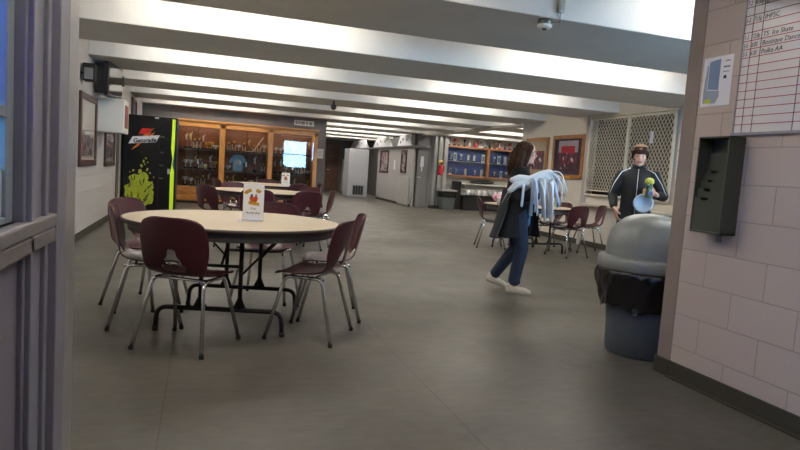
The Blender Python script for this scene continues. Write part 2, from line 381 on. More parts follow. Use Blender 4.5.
for k in range(24):
    y = -1.1 + k*.107; box(bm, PX-.105+.008*(k % 2), PX-.10+.008*(k % 2), y, y+.1, 1.255, 2.15)
bl = obj('window_blind', bm, mat('blue_blind', (20, 110, 225), .6, emit=None)); tag(bl, 'blue vertical blind behind the upper left window pane', 'blind')
bb = MATS['blue_blind'].node_tree; tr = bb.nodes.new('ShaderNodeBsdfTranslucent'); tr.inputs[0].default_value = lin((40, 150, 250)); mxs = bb.nodes.new('ShaderNodeMixShader'); mxs.inputs[0].default_value = .6
bb.links.new(bb.nodes['Principled BSDF'].outputs[0], mxs.inputs[1]); bb.links.new(tr.outputs[0], mxs.inputs[2]); bb.links.new(mxs.outputs[0], bb.nodes['Material Output'].inputs[0])
bm = B(); box(bm, -.0015, .0015, -.035, .035, 0, .10); box(bm, .0016, .002, -.02, .004, .02, .07, 1)
for k in range(4): box(bm, .0021, .0024, -.017, .001, .025+k*.011, .031+k*.011, 0)
o = obj('notice_card', bm, [mat('card_blue_white', (196, 214, 224), .5), mat('card_dark_print', (96, 40, 48), .5)]); o.location = (PX-.03, 1.46, 1.016); tag(o, 'small pale card with dark red print standing in the left window', 'card')
bm = B(); box(bm, -1.7, -.9, 1.2, 1.85, 0, 1.22); box(bm, -1.68, -.92, 1.18, 1.2, .1, 1.18, 0); o = obj('storage_cabinet', bm, mat('cabinet_dark', (62, 60, 66), .5), bevel=.01); tag(o, 'dark low cabinet standing in the room behind the left window', 'cabinet')

# ------------------------------------------------------------------ fluorescent fixtures in the coffers
spots = []
for i in range(-1, 10):
    t = 3.14 + 2.44*i        # far edge of the beam in front of coffer i
    spots += [(.4, t+.58)] if t < 16.5 else []
    if t > 3: spots += [(4.55, t+.58)]
    if t > 17: spots += [(7.0 if t > 19 else 8.6, t+.58)]
    elif t > 12.6: spots += [(8.6, t+.58)]
    if 12.6 < t < 18: spots += [(11.8, t+.58)]
proto = None
for x, y in spots:
    row = int(round((y-.58-3.14)/2.44))+1; od = ['first', 'second', 'third', 'fourth', 'fifth', 'sixth', 'seventh', 'eighth', 'ninth', 'tenth', 'eleventh'][row]
    lab = 'fluorescent strip light up in the %s ceiling coffer from the camera, %s' % (od, 'left end' if x < 1 else 'middle' if x < 5 else 'towards the right' if x < 10 else 'far right end')
    if proto is None:
        proto = thing('strip_light', lab, 'light', (x, y, 2.69), 0, 'fluorescent strip lights in the coffers')
        bm = B(); box(bm, -1.22, 1.22, -.06, .06, .04, .10); box(bm, -1.22, -1.19, -.05, .05, -.01, .05); box(bm, 1.19, 1.22, -.05, .05, -.01, .05); box(bm, -1.0, -.96, -.01, .01, .1, .29); box(bm, .96, 1.0, -.01, .01, .1, .29)
        obj('housing', bm, M_whitep, proto)
        bm = B(); tube(bm, [(-1.19, 0, .015), (1.19, 0, .015)], .019, 8); obj('tube_lamp', bm, M_tube, proto)
    else: dup(proto, None, (x, y, 2.69), 0, lab)

# ================================================================== CHAIRS
def shell_bm():
    """one-piece moulded shell, x = width, +y = front of the seat, with a hand opening low in the back"""
    prof = [(-.262, .815, .150), (-.263, .808, .185), (-.258, .79, .205), (-.248, .74, .222), (-.236, .68, .228), (-.222, .62, .228), (-.208, .565, .222),
            (-.192, .52, .212), (-.170, .485, .205), (-.135, .460, .205), (-.085, .449, .212), (-.03, .444, .220), (.04, .443, .226), (.11, .447, .226), (.165, .449, .220), (.195, .441, .208), (.208, .424, .196)]
    NU = 16; bm = B(); g = []
    for i, (y, z, hw) in enumerate(prof):
        row = []
        back = max(0, min(1, (z-.47)/.12)); seat = 1-back
        for j in range(NU+1):
            u = -1 + 2*j/NU
            x = hw*u*(1 if abs(u) < .99 else .995)
            yy = y + back*.045*u*u; zz = z + seat*.018*abs(u)**3
            if i < 3: zz -= .018*u**4
            if i > 13: yy -= .02*u**4
            row.append(bm.verts.new((x, yy, zz)))
        g.append(row)
    for i in range(len(g)-1):
        for j in range(NU):
            um = abs(-1 + 2*(j+.5)/NU)
            if (i == 5 and um < .10) or (i == 6 and um < .20) or (i == 7 and um < .32) : continue
            f = bm.faces.new((g[i][j], g[i][j+1], g[i+1][j+1], g[i+1][j])); f.smooth = True
    return bm
def make_chair():
    t = thing('school_chair', 'x', 'chair', (0,0,0), 0, 'burgundy shell chairs')
    s = obj('seat_shell', shell_bm(), M_plast, t)
    md = s.modifiers.new('sol', 'SOLIDIFY'); md.thickness = .009; md.offset = 0
    md = s.modifiers.new('sub', 'SUBSURF'); md.levels = 1; md.render_levels = 1
    bm = B()     # under-seat frame
    for sx in (-1, 1): tube(bm, [(sx*.165, -.15, .425), (sx*.165, .13, .425)], .011, 8)
    tube(bm, [(-.165, -.08, .425), (.165, -.08, .425)], .010, 8); tube(bm, [(-.165, .10, .425), (.165, .10, .425)], .010, 8)
    obj('seat_frame', bm, M_chrome, t)
    for sx in (-1, 1):
        for fy in (-1, 1):
            bm = B(); y0 = -.10 if fy < 0 else .09; yf = -.235 if fy < 0 else .225
            tube(bm, arc_pts([(sx*.165, y0*.4, .425), (sx*.17, y0+fy*.03, .425), (sx*.232, yf, .012)], .05), .0125, 10)
            l = obj('leg', bm, M_chrome, t)
            bm = B(); lathe(bm, [(0, 0), (.0135, 0), (.0148, .005), (.0142, .022), (0, .022)], 10, (sx*.2325, yf, 0)); obj('foot_cap', bm, M_rubber, l)
    return t
chair0 = make_chair(); chair_used = []
def chair(x, y, deg, label, group=None):
    """deg = direction the seat faces, measured from +x"""
    rz = math.radians(deg) - PI/2
    if not chair_used:
        chair_used.append(1); chair0.location = (x, y, 0); chair0.rotation_euler = (0, 0, rz); tag(chair0, label, None, group or chair0['group']); return chair0
    return dup(chair0, None, (x, y, 0), rz, label, group)
# ================================================================== ROUND TABLES
def make_table():
    t = thing('round_table', 'x', 'table', (0,0,0), 0, 'round folding tables')
    bm = B(); lathe(bm, [(0, .716), (.752, .716), (.752, .74), (0, .74)], 72, sm=False); obj('tabletop', bm, M_top, t)
    bm = B(); lathe(bm, [(.752, .714), (.763, .716), (.7655, .728), (.763, .7405), (.752, .742), (.752, .714)], 72); obj('edge_band', bm, M_edge, t)
    bm = B(); lathe(bm, [(.70, .66), (.715, .66), (.715, .716), (.70, .716), (.70, .66)], 64); obj('apron', bm, M_apron, t)
    for s in (-1, 1):
        f = None
        bm = B(); y = s*.385
        tube(bm, arc_pts([(-.42, y, .012), (-.41, y, .165), (.41, y, .165), (.42, y, .012)], .07), .0165, 10)
        lathe(bm, [(0, 0), (.02, 0), (.02, .03), (0, .03)], 10, (-.42, y, 0)); lathe(bm, [(0, 0), (.02, 0), (.02, .03), (0, .03)], 10, (.42, y, 0))
        f = obj('foot_frame', bm, M_black, t)
        for x in (-.13, .13):
            bm = B(); tube(bm, [(x, y, .165), (x, y, .712)], .0155, 10)
            poly(bm, [(x-.05, y-.004, .165), (x+.05, y-.004, .165), (x+.013, y-.004, .25), (x-.013, y-.004, .25)], (0, .008, 0))
            obj('leg', bm, M_black, t)
        bm = B(); tube(bm, [(0, y, .46), (0, s*.06, .70)], .0095, 8); tube(bm, [(-.13, y, .46), (.13, y, .46)], .011, 8)
        for x in (-1, 1): tube(bm, [(x*.13, y, .40), (x*.36, y*.8, .66)], .008, 8)
        obj('brace', bm, M_black, t)
    bm = B(); box(bm, -.3, .3, -.48, -.42, .685, .715); box(bm, -.3, .3, .42, .48, .685, .715); box(bm, -.05, .05, -.45, .45, .69, .715); obj('mounting_rail', bm, M_black, t)
    return t
T0 = make_table(); T0.location = (.24, 4.58, 0); T0.rotation_euler = (0, 0, math.radians(-14.5))
tag(T0, 'large round cream-topped folding table in the left foreground, six chairs around it')
dup(T0, None, (.88, 9.2, 0), math.radians(20), 'round cream table behind the foreground one, in the middle of the left row')
dup(T0, None, (1.2, 12.0, 0), math.radians(-5), 'farthest round cream table, closest to the oak trophy case')
dup(T0, None, (5.15, 8.95, 0), math.radians(8), 'round cream table at the right, behind the woman and beside the framed pictures')
G1, G2, G3, G4 = 'chairs around the foreground table', 'chairs around the middle table', 'chairs around the farthest table', 'chairs around the right-hand table'
chair(-.05, 3.98, 60, 'burgundy chair with its back to the camera, nearest chair at the foreground table', G1)
chair(-.33, 4.56, 2, 'burgundy chair at the left side of the foreground table, just left of the nearest chair', G1)
chair(-.38, 5.13, -32, 'burgundy chair at the far left of the foreground table, behind the left side chair', G1)
chair(.74, 4.14, 150, 'burgundy chair at the right front of the foreground table, seen from the side', G1)
chair(.97, 4.69, 172, 'burgundy chair at the right of the foreground table, half hidden behind the front right one', G1)
chair(.55, 5.30, -112, 'burgundy chair at the far side of the foreground table, seat showing under the tabletop', G1)
chair(.72, 8.28, 80, 'burgundy chair seen from behind at the middle table, left of the card sign', G2)
chair(.22, 8.75, 38, 'burgundy chair at the left end of the middle table', G2)
chair(1.28, 8.40, 112, 'burgundy chair at the near right side of the middle table', G2)
chair(1.62, 8.95, 160, 'burgundy chair at the right end of the middle table', G2)
chair(1.50, 9.75, -140, 'burgundy chair at the far right of the middle table', G2)
chair(.55, 9.95, -70, 'burgundy chair at the far side of the middle table', G2)
chair(1.98, 12.0, 178, 'burgundy chair at the right end of the farthest table', G3)
chair(1.55, 11.3, 120, 'burgundy chair at the near right of the farthest table', G3)
chair(.45, 11.6, 20, 'burgundy chair at the left end of the farthest table', G3)
chair(1.3, 12.75, -90, 'burgundy chair on the far side of the farthest table', G3)
chair(4.62, 9.25, -20, 'burgundy chair at the left of the right-hand table, just left of the woman', G4)
chair(5.54, 8.40, 104, 'burgundy chair at the near side of the right-hand table, back to the camera', G4)
chair(5.80, 9.25, 185, 'burgundy chair at the right end of the right-hand table, behind the near one', G4)
chair(5.4, 9.74, -100, 'burgundy chair on the far side of the right-hand table', G4)
chair(6.32, 8.98, 163, 'burgundy chair standing alone by the wall under the mesh gate, facing left', 'chairs around the right-hand table')

# ------------------------------------------------------------------ card signs
def card_sign(name, label, loc, rz, w=.14, h=.265, full=True):
    t = thing(name, label, 'sign', loc, rz, 'card signs on the tables'); y = -.003
    bm = B(); box(bm, -w/2, w/2, -.003, .0, .006, h); obj('sheet', bm, M_white, t)
    bm = B(); box(bm, -w/2-.003, w/2+.003, .0005, .003, .006, h+.002); box(bm, -w/2-.003, w/2+.003, -.045, .045, 0, .005); obj('clear_holder', bm, mat('clear_acrylic', (214, 218, 226), .1, coat=.5), t)
    s = h/.265
    bm = B()
    for a0, a1, cx in ((150, 100, -.006), (80, 48, .006)):
        n = 6; P = []
        for r_ in (.073, .048):
            q = [(cx+r_*math.cos(math.radians(a0+(a1-a0)*k/n)), y-.0005, .165+.9*r_*math.sin(math.radians(a0+(a1-a0)*k/n))) for k in range(n+1)]
            P += q if r_ > .05 else q[::-1]
        poly(bm, [(p[0]*w/.14, p[1], p[2]*s) for p in P], (0, -.0006, 0))
    poly(bm, [(-.034, y-.0005, .118*s), (.04, y-.0005, .108*s), (.04, y-.0005, .132*s), (-.034, y-.0005, .142*s)], (0, -.0006, 0))
    obj('banner', bm, mat('mustard_print', (176, 138, 48), .5), t)
    bm = B()
    for px_, pz_, rx, rz_ in ((-.014, .16, .016, .02), (.014, .158, .015, .024), (.0, .15, .026, .014)): 
        poly(bm, [(px_+rx*math.cos(a*PI/5), y-.0012, (pz_+rz_*math.sin(a*PI/5))*s) for a in range(10)], (0, -.0006, 0))
    obj('printed_figures', bm, mat('orange_red_print', (206, 86, 44), .5), t)
    bm = B(); box(bm, -.022, -.006, y-.003, y-.002, .168*s, .19*s); box(bm, .012, .02, y-.003, y-.002, .172*s, .192*s); obj('printed_caps', bm, mat('navy_print', (44, 48, 110), .5), t)
    M_ink = mat('dark_ink', (60, 52, 60), .6)
    text_mesh('lettering', 'Kup', .022*s, M_ink, t, (0, y-.001, .082*s), (PI/2, 0, 0), .0003, 'CENTER')
    text_mesh('lettering', 'do own time', .0185*s, M_ink, t, (0, y-.001, .052*s), (PI/2, 0, 0), .0003, 'CENTER', bold=.0004)
    return t
card_sign('card_sign', 'white upright card sign with yellow arched banner and red figures on the foreground table', (.355, 4.50, .742), math.radians(-6))
card_sign('card_sign', 'small white card sign with red print on the farthest table by the trophy case', (1.52, 11.9, .742), math.radians(-8), .15, .24)
bm = B(); poly(bm, [(-.02, -.012, 0), (.02, -.012, 0), (.005, 0, .016), (-.005, 0, .016)], (0, .02, 0)); o = obj('napkin', bm, M_white); o.location = (.26, 4.40, .742)
tag(o, 'crumpled scrap of white napkin left of the card sign on the foreground table', 'napkin')

# ================================================================== TRASH CAN WITH DOME
CX, CY = 3.005, 3.535
t = thing('trash_can', 'large grey round trash can with black liner and domed lid beside the block wall', 'trash can', (CX, CY, 0))
M_can = mat('dark_grey_can', (74, 80, 86), .45, noise=.04); M_dome = mat('grey_dome_plastic', (128, 132, 128), .34, noise=.06, nscale=14)
bm = B(); lathe(bm, [(0, 0), (.225, 0), (.235, .015), (.245, .2), (.275, .60), (.285, .63), (.275, .63), (.262, .6), (.225, .03), (0, .03)], 48); obj('can_body', bm, M_can, t)
bm = B(); lathe(bm, [(.29, .60), (.333, .60), (.338, .605), (.338, .672), (.325, .684), (.292, .690), (.288, .684), (.30, .66), (.29, .60)], 64); obj('lid_rim', bm, M_dome, t)
bm = B(); lathe(bm, [(.292, .686), (.291, .74), (.282, .80), (.262, .86), (.228, .91), (.18, .95), (.12, .975), (.06, .986), (0, .99)], 56)
dome = obj('dome_lid', bm, M_dome, t)
bm = B()
for k in range(9):
    a0 = -PI*.72; pass
pts = []
n = 12
for k in range(n+1):
    a = math.radians(-28 + 56*k/n) ; pts.append((.2935*math.cos(a), .2935*math.sin(a), .70))
for k in range(n+1):
    a = math.radians(28 - 56*k/n); pts.append((.272*math.cos(a), .272*math.sin(a), .846))
vs = [bm.verts.new(p) for p in pts]
for k in range(n): bm.faces.new((vs[k], vs[k+1], vs[2*n+1-(k+1)], vs[2*n+1-k]))
fl = obj('push_flap', bm, mat('flap_grey', (96, 100, 100), .4), t, recalc=False); fl.rotation_euler = (0, 0, math.radians(60)); md = fl.modifiers.new('s', 'SOLIDIFY'); md.thickness = .012; md.offset = 1
# liner: a crumpled skirt
bm = B(); N = 96; Z = [.615, .60, .57, .53, .48, .43, .38, .345, .335]; R_ = [.292, .335, .342, .336, .325, .315, .306, .300, .296]
rings = []
random.seed(3); ph = [random.uniform(0, 6.28) for _ in range(8)]
for k, (z, r_) in enumerate(zip(Z, R_)):
    row = []
    for i in range(N):
        a = 2*PI*i/N
        w_ = .010*math.sin(7*a+ph[0]+k*.5) + .007*math.sin(13*a+ph[1]-k*.9) + .006*math.sin(23*a+ph[2]+k*1.4) + .004*math.sin(41*a+ph[3]-k*2)
        amp = min(1, k/2.); zz = z + amp*(.016*math.sin(5*a+ph[4]) + .008*math.sin(11*a+ph[5]))*(1 if k > 2 else .3)
        rr_ = max(r_ + amp*w_ + random.uniform(-.003, .003)*amp, .288 if k > 2 else .29)
        row.append(bm.verts.new((rr_*math.cos(a), rr_*math.sin(a), zz)))
    rings.append(row)
for a, b_ in zip(rings, rings[1:]): bridge(bm, a, b_)
M_bag = mat('black_liner', (14, 14, 16), .18, bump=.5, bscale=28)
bg_ = obj('liner_bag', bm, M_bag, t); md = bg_.modifiers.new('s', 'SOLIDIFY'); md.thickness = .002
md = bg_.modifiers.new('sub', 'SUBSURF'); md.levels = 1; md.render_levels = 1

# ================================================================== NEAR RIGHT WALL
t = thing('brochure_rack', 'dark olive plastic brochure rack with four scalloped pockets on the near right wall', 'rack', (XR, 2.77, .935))
M_rack = mat('olive_plastic', (64, 66, 55), .42); M_rackd = mat('olive_plastic_dark', (58, 60, 50), .45)
bm = B(); d = -.115
box(bm, -.008, 0, -.105, .105, 0, .545); box(bm, d, 0, -.11, -.100, 0, .545); box(bm, d, 0, .100, .11, 0, .545); box(bm, d, 0, -.11, .11, 0, .012); box(bm, d, 0, -.11, .11, .535, .545)
obj('case', bm, M_rack, t, bevel=.003)
for k in range(5):
    bm = B(); z0 = .012 if k == 0 else .20+.052*(k-1); z1 = .20+.052*k + (.0 if k < 4 else .05); xx = d+.004+.017*k
    P = [(xx, -.1, z0), (xx, .1, z0), (xx, .1, z1)]
    if k < 4: P += [(xx, .06, z1), (xx, .045, z1-.016), (xx, .01, z1-.016), (xx, -.005, z1)]
    P += [(xx, -.1, z1)]
    poly(bm, P, (.004, 0, 0)); obj('pocket', bm, M_rackd if k < 5 else M_rack, t)
o = B(); box(o, -.006, 0, -.02, .02, -.05, 0); obj('wall_bracket', o, M_column, t)

t = thing('map_poster', 'white poster with a blue and grey floor plan taped to the near right wall', 'poster', (XR-.002, 2.91, 1.67))
bm = B(); box(bm, -.001, 0, -.105, .11, 0, .285); obj('sheet', bm, M_white, t)
def flat(name, m, polys, par, x=-.0018):
    bm = B()
    for P in polys: poly(bm, [(x, -a, b) for a, b in P], (-.0006, 0, 0))
    return obj(name, bm, m, par)
flat('plan_area', mat('plan_blue', (112, 136, 168), .6), [[(-.065, .10), (.015, .09), (.015, .27), (-.065, .26)]], t)
flat('plan_area', mat('plan_grey', (150, 160, 176), .6), [[(-.095, .02), (.0, .015), (.022, .05), (.022, .085), (-.07, .095), (-.07, .24), (-.082, .24), (-.095, .10)]], t, -.0012)
flat('highlight_area', mat('plan_yellow', (196, 206, 60), .6), [[(-.08, .02), (-.035, .015), (-.03, .035), (-.045, .045), (-.08, .04)]], t, -.0026)
flat('crest', M_blackm, [[(.045, .15), (.055, .155), (.065, .15), (.066, .165), (.055, .175), (.044, .165)]], t)
flat('printed_lines', mat('grey_ink', (120, 120, 126), .6), [[(.04, .19), (.08, .19), (.08, .195), (.04, .195)], [(.04, .215), (.085, .215), (.085, .224), (.04, .224)], [(.05, .25), (.085, .25), (.085, .256), (.05, .256)]], t)

t = thing('schedule_board', 'white dry-erase schedule board with red and black grid on the near right wall', 'whiteboard', (XR-.002, 2.745, 1.505))
BH, BL, RH = 1.15, 1.5, .0455
bm = B(); box(bm, -.008, 0, -BL, 0, 0, BH); obj('panel', bm, mat('board_white', (224, 220, 214), .3), t)
bm = B(); box(bm, -.02, 0, -BL-.01, .012, -.014, 0); box(bm, -.012, 0, 0, .008, 0, BH); obj('board_frame', bm, M_postl, t)
bm = B(); bm2 = B()
for k in range(1, 25):
    box(bm if k < 14 else bm2, -.0092, -.008, -BL, 0, k*RH-.0019, k*RH+.0019)
for y in (-.052, -.115, -.36, -.42, -.66, -.72): box(bm2, -.0095, -.008, y-.0016, y+.0016, 0, BH)
obj('red_grid', bm, mat('red_line', (170, 40, 60), .5), t); obj('black_grid', bm2, mat('brown_line', (92, 52, 54), .5), t)
rows = [(15, '7-2', '6:30p', 'JJTS   Int'), (13, '1-3', '7:15p', 'IHFSC'), (11, '1-3', '12:0p', 'TS  Ice Skate'), (10, '3-5', '6:00', 'Boutique Dance'), (9, '3-5', '6:30', 'Polka AA')]
M_mark = mat('black_marker', (52, 44, 50), .5)
for k, a, b_, c_ in rows:
    for tx, y in ((a, -.004), (b_, -.055), (c_, -.122)):
        text_mesh('handwriting', tx, .036, M_mark, t, (-.0095, y, k*RH+.009), (PI/2, 0, -PI/2), .0003, 'LEFT', .62 if y > -.1 else .95, .15)

# ================================================================== TROPHY CASE
CYF, CYB = 16.42, 16.885       # front and back of the case
case = thing('trophy_case', 'long honey oak trophy case with three glass-fronted bays along the taupe wall', 'display case', (1.12, CYF, 0))
cx0, cx1 = -.72-1.12, 2.90-1.12; DB = CYB-CYF
bm = B(); box(bm, cx0, cx1, 0, DB, 2.02, 2.06); box(bm, cx0-.03, cx1+.03, -.03, DB, 2.06, 2.10); obj('crown', bm, M_oak, case, bevel=.006)
for a, b_ in ((cx0, cx0+.08), (.39-1.12, .52-1.12), (1.61-1.12, 1.73-1.12), (cx1-.10, cx1)):
    bm = B(); box(bm, a, b_, 0, .04, .40, 2.02); box(bm, a, b_ if b_-a < .1 else a+.03, .04, DB, .40, 2.02); obj('post', bm, M_oakz, case, bevel=.003)
bm = B(); box(bm, cx0, cx1, DB-.02, DB, .4, 2.02); obj('back_panel', bm, M_brown, case)
bm = B(); box(bm, cx0, cx1, -.005, DB, .385, .425); box(bm, cx0, cx1, 0, .05, 1.93, 2.02); obj('rail', bm, M_oak, case, bevel=.003)
bm = B(); box(bm, cx0, cx1, .02, DB, .06, .385); obj('base_cabinet', bm, M_oak, case)
bm = B(); box(bm, cx0+.02, cx1-.02, .07, DB, 0, .06); obj('toe_kick', bm, M_base, case)
bays = [(cx0+.08, .39-1.12), (.52-1.12, 1.61-1.12), (1.73-1.12, cx1-.10)]
for a, b_ in bays:
    n = 3
    for k in range(n):
        u0 = a + (b_-a)*k/n+.02; u1 = a + (b_-a)*(k+1)/n-.02
        for z0, z1 in ((.225, .365), (.07, .21)):
            bm = B(); box(bm, u0, u1, 0, .02, z0, z1); box(bm, u0+.03, u1-.03, -.008, 0, z0+.03, z1-.03)
            dr = obj('drawer', bm, M_oak, case, bevel=.003)
            bm = B(); ball(bm, ((u0+u1)/2, -.02, (z0+z1)/2), .012, n=8); obj('knob', bm, M_brown, dr)
    for z in (.86, 1.36):
        bm = B(); box(bm, a, b_, .10, DB-.02, z, z+.008); obj('shelf', bm, mat('shelf_glass_edge', (150, 160, 158), .15), case)
    m_ = (a+b_)/2
    for u0, u1, y in ((a, m_+.02, .022), (m_-.02, b_, .034)):
        bm = B(); box(bm, u0, u1, y, y+.005, .425, 1.93); gp = obj('glass_door', bm, M_glass, case)
        bm = B(); box(bm, u1-.02 if u0 == a else u0, u1 if u0 == a else u0+.02, y-.003, y-.001, 1.0, 1.12); obj('finger_pull', bm, M_silver, gp)
for a, b_ in bays:  # hidden strip per bay, added to brighten the trophies
    bm = B(); box(bm, a+.05, b_-.05, .05, .08, 1.96, 1.99); lf = obj('added_case_light', bm, M_whitep, case)
    bm = B(); box(bm, a+.07, b_-.07, .055, .075, 1.95, 1.96); obj('added_light_tube', bm, mat('added_case_glow', (255, 255, 255), .5, emit=(255, 238, 210), estr=42), lf)
# --- trophies: one of each kind, copied
def t_cup(g):
    t = thing('trophy', 'x', 'trophy'); bm = B(); box(bm, -.035, .035, -.035, .035, 0, .05); obj('plinth', bm, M_marble, t, bevel=.004)
    bm = B(); lathe(bm, [(.022, .05), (.008, .07), (.007, .13), (.015, .14), (.04, .17), (.05, .22), (.052, .235), (.046, .235), (.03, .17), (0, .15)], 16); obj('cup', bm, g, t)
    bm = B()
    for s in (-1, 1): tube(bm, [(s*.045, 0, .22), (s*.075, 0, .225), (s*.08, 0, .195), (s*.05, 0, .165), (s*.035, 0, .165)], .004, 6)
    obj('handles', bm, g, t); return t
def t_fig(g):
    t = thing('trophy', 'x', 'trophy'); bm = B(); box(bm, -.045, .045, -.035, .035, 0, .03); box(bm, -.03, .03, -.025, .025, .03, .06); obj('plinth', bm, M_marble, t, bevel=.003)
    bm = B(); lathe(bm, [(.018, .06), (.018, .19), (.024, .195), (.024, .205), (0, .205)], 12); obj('column', bm, mat('column_pearl', (150, 60, 60), .3), t)
    bm = B()
    for s in (-1, 1): tube(bm, [(s*.016, 0, .205), (s*.01, 0, .25), (s*.006, 0, .285)], .008, 6)
    tube(bm, [(0, 0, .275), (0, 0, .34)], .015, 8, radii=[.012, .018]); ball(bm, (0, 0, .362), .013, n=8)
    tube(bm, [(.015, 0, .335), (.038, -.01, .36), (.03, -.01, .40)], .005, 6); tube(bm, [(-.015, 0, .335), (-.035, -.01, .31), (-.025, -.02, .285)], .005, 6)
    obj('figure', bm, g, t); return t
def t_tower(g):
    t = thing('trophy', 'x', 'trophy'); bm = B(); box(bm, -.07, .07, -.04, .04, 0, .035); box(bm, -.07, .07, -.04, .04, .24, .26); obj('plinth', bm, M_marble, t, bevel=.003)
    for s in (-1, 1):
        bm = B(); lathe(bm, [(.01, .035), (.01, .24)], 10, (s*.05, 0, 0)); obj('column', bm, g, t)
    bm = B(); lathe(bm, [(0, .26), (.02, .26), (.008, .28), (.03, .31), (.034, .345), (.0, .345)], 14); lathe(bm, [(0, .035), (.016, .035), (.006, .06), (.022, .1), (.022, .13), (0, .15)], 12); obj('cup', bm, M_gold, t); return t
def t_plaque(g):
    t = thing('plaque', 'x', 'plaque'); bm = B(); box(bm, -.08, .08, -.01, .01, 0, .2); obj('board', bm, M_walnut, t, bevel=.004)
    bm = B(); box(bm, -.055, .055, -.013, -.01, .09, .175); box(bm, -.045, .045, -.013, -.01, .03, .07); obj('metal_plate', bm, g, t); 
    for c in kids(t): c.rotation_euler = (-.15, 0, 0)
    return t
def t_bowl(g):
    t = thing('trophy', 'x', 'trophy'); bm = B(); lathe(bm, [(0, 0), (.05, 0), (.05, .04), (0, .04)], 14); obj('plinth', bm, M_marble, t)
    bm = B(); lathe(bm, [(.03, .04), (.012, .06), (.03, .075), (.08, .11), (.092, .15), (.088, .15), (.03, .085), (0, .08)], 18); obj('bowl', bm, g, t); return t
kinds = [(t_cup, M_gold, 'gold cup trophy'), (t_fig, M_goldd, 'gold figure trophy'), (t_cup, M_silver, 'silver cup trophy'), (t_tower, M_silver, 'two-column trophy'), (t_fig, M_silver, 'silver figure trophy'), (t_plaque, M_goldd, 'wooden plaque'), (t_bowl, M_silver, 'silver bowl trophy')]
protos = {}
def put(kind, loc, rz, sc, label, group):
    f, g, nm = kinds[kind]
    if kind not in protos:
        o = f(g); protos[kind] = o; o.location = loc; o.rotation_euler = (0, 0, rz); tag(o, label, None, group)
    else: o = dup(protos[kind], None, loc, rz, label, group)
    o.scale = (sc*1.15, sc*1.15, sc*1.08); return o
ordw = ['leftmost', 'second from left', 'third from left', 'fourth from left', 'fifth from left', 'sixth from left', 'seventh from left', 'eighth from left', 'ninth from left']
random.seed(11)
bayn = ['left', 'middle', 'right']
for bi, (a, b_) in enumerate(bays):
    for si, (z, sn, mx_) in enumerate(((.426, 'bottom shelf', .40), (.869, 'middle shelf', .46), (1.369, 'top shelf', .52))):
        A = a + 1.12 + .10; Bx = b_ + 1.12 - .09
        if bi == 0: A = -.42
        n = [[6, 7, 8], [7, 7, 8], [6, 7, 8]][bi][si]
        if bi == 1 and si == 1: n = 5
        for k in range(n):
            x = A + (Bx-A)*(k/(n-1))
            if bi == 1 and si == 1 and k in (1, 2): continue
            kd = random.choice([0, 1, 2, 3, 4, 5, 6, 2, 4, 3]); sc = random.uniform(.8, 1.12) if kd not in (1, 4) or si else random.uniform(.8, .92)
            if kd in (3, 5): sc *= .74
            if kd in (0, 2, 6): sc *= .86
            if kd in (1, 4): sc = min(sc, .9 if si == 0 else 1.0)
            put(kd, (x, CYF + (.19 if k % 2 else .27), z), random.uniform(-.3, .3), sc,
                '%s, %s on the %s of the trophy case\'s %s bay' % (kinds[kd][2], ordw[k], sn, bayn[bi]), 'trophies in the oak case')
# folded jersey hanging in the middle bay, hockey stick on its top shelf
t = thing('display_jersey', 'pale blue and white jersey displayed in the middle bay of the trophy case', 'jersey', (.88, CYF+.40, .875))
bm = B(); poly(bm, [(-.12, 0, .0), (.12, 0, .0), (.125, 0, .25), (.2, 0, .18), (.235, 0, .24), (.13, 0, .40), (.05, 0, .43), (-.05, 0, .43), (-.13, 0, .40), (-.235, 0, .24), (-.2, 0, .18), (-.125, 0, .25)], (0, .03, 0)); obj('shirt_body', bm, mat('jersey_blue', (150, 190, 226), .7), t, bevel=.008)
bm = B(); lathe(bm, [(0, 0), (.085, 0), (.085, .006), (0, .006)], 20); e = obj('round_crest', bm, M_white, t); e.location = (0, -.006, .22); e.rotation_euler = (PI/2, 0, 0)
bm = B(); tube(bm, [(-.33, 0, .03), (-.16, 0, .035), (-.12, 0, .06), (.12, 0, .42)], .014, 8, r2s=[.01]*4); o = obj('hockey_stick', bm, M_whitep); o.location = (1.36, CYF+.085, 1.37); tag(o, 'white stick with angled blade on the top shelf of the middle bay', 'stick')
# things on the wall above and beside the case
t = thing('air_vent', 'dark rectangular air grille on the taupe wall above the trophy case', 'vent', (.52, 16.9, 2.32))
bm = B(); box(bm, -.33, .33, -.015, 0, -.075, .075); obj('vent_frame', bm, mat('vent_grey', (92, 90, 88), .5), t, bevel=.004)
bm = B()
for k in range(7): box(bm, -.31, -.01, -.02, -.015, -.062+k*.019, -.055+k*.019); box(bm, .01, .31, -.02, -.015, -.062+k*.019, -.055+k*.019)
obj('louvres', bm, M_black, t)
t = thing('wall_notice', 'pale horizontal notice strip with grey lettering above the right bay', 'notice', (2.58, 16.9, 2.28))
bm = B(); box(bm, -.27, .27, -.006, 0, -.07, .07); obj('sheet', bm, mat('notice_cream', (206, 202, 190), .6), t)
bm = B()
for a, b_ in ((-.24, -.17), (-.15, -.10), (-.08, .02), (.05, .10), (.14, .22)): box(bm, a, b_, -.008, -.006, -.04, .035)
obj('print', bm, mat('notice_grey', (120, 118, 112), .6), t)
t = thing('paper_notice', 'white sheet of paper on the wall end right of the trophy case', 'paper', (3.06, 16.9, 1.49))
bm = B(); box(bm, -.09, .09, -.004, 0, -.13, .13); obj('sheet', bm, mat('paper_grey', (190, 188, 186), .6), t)
bm = B(); [box(bm, -.07, .07, -.005, -.004, z, z+.012) for z in (-.06, -.02, .02, .06)]; obj('print', bm, mat('notice_grey', (120, 118, 112), .6), t)

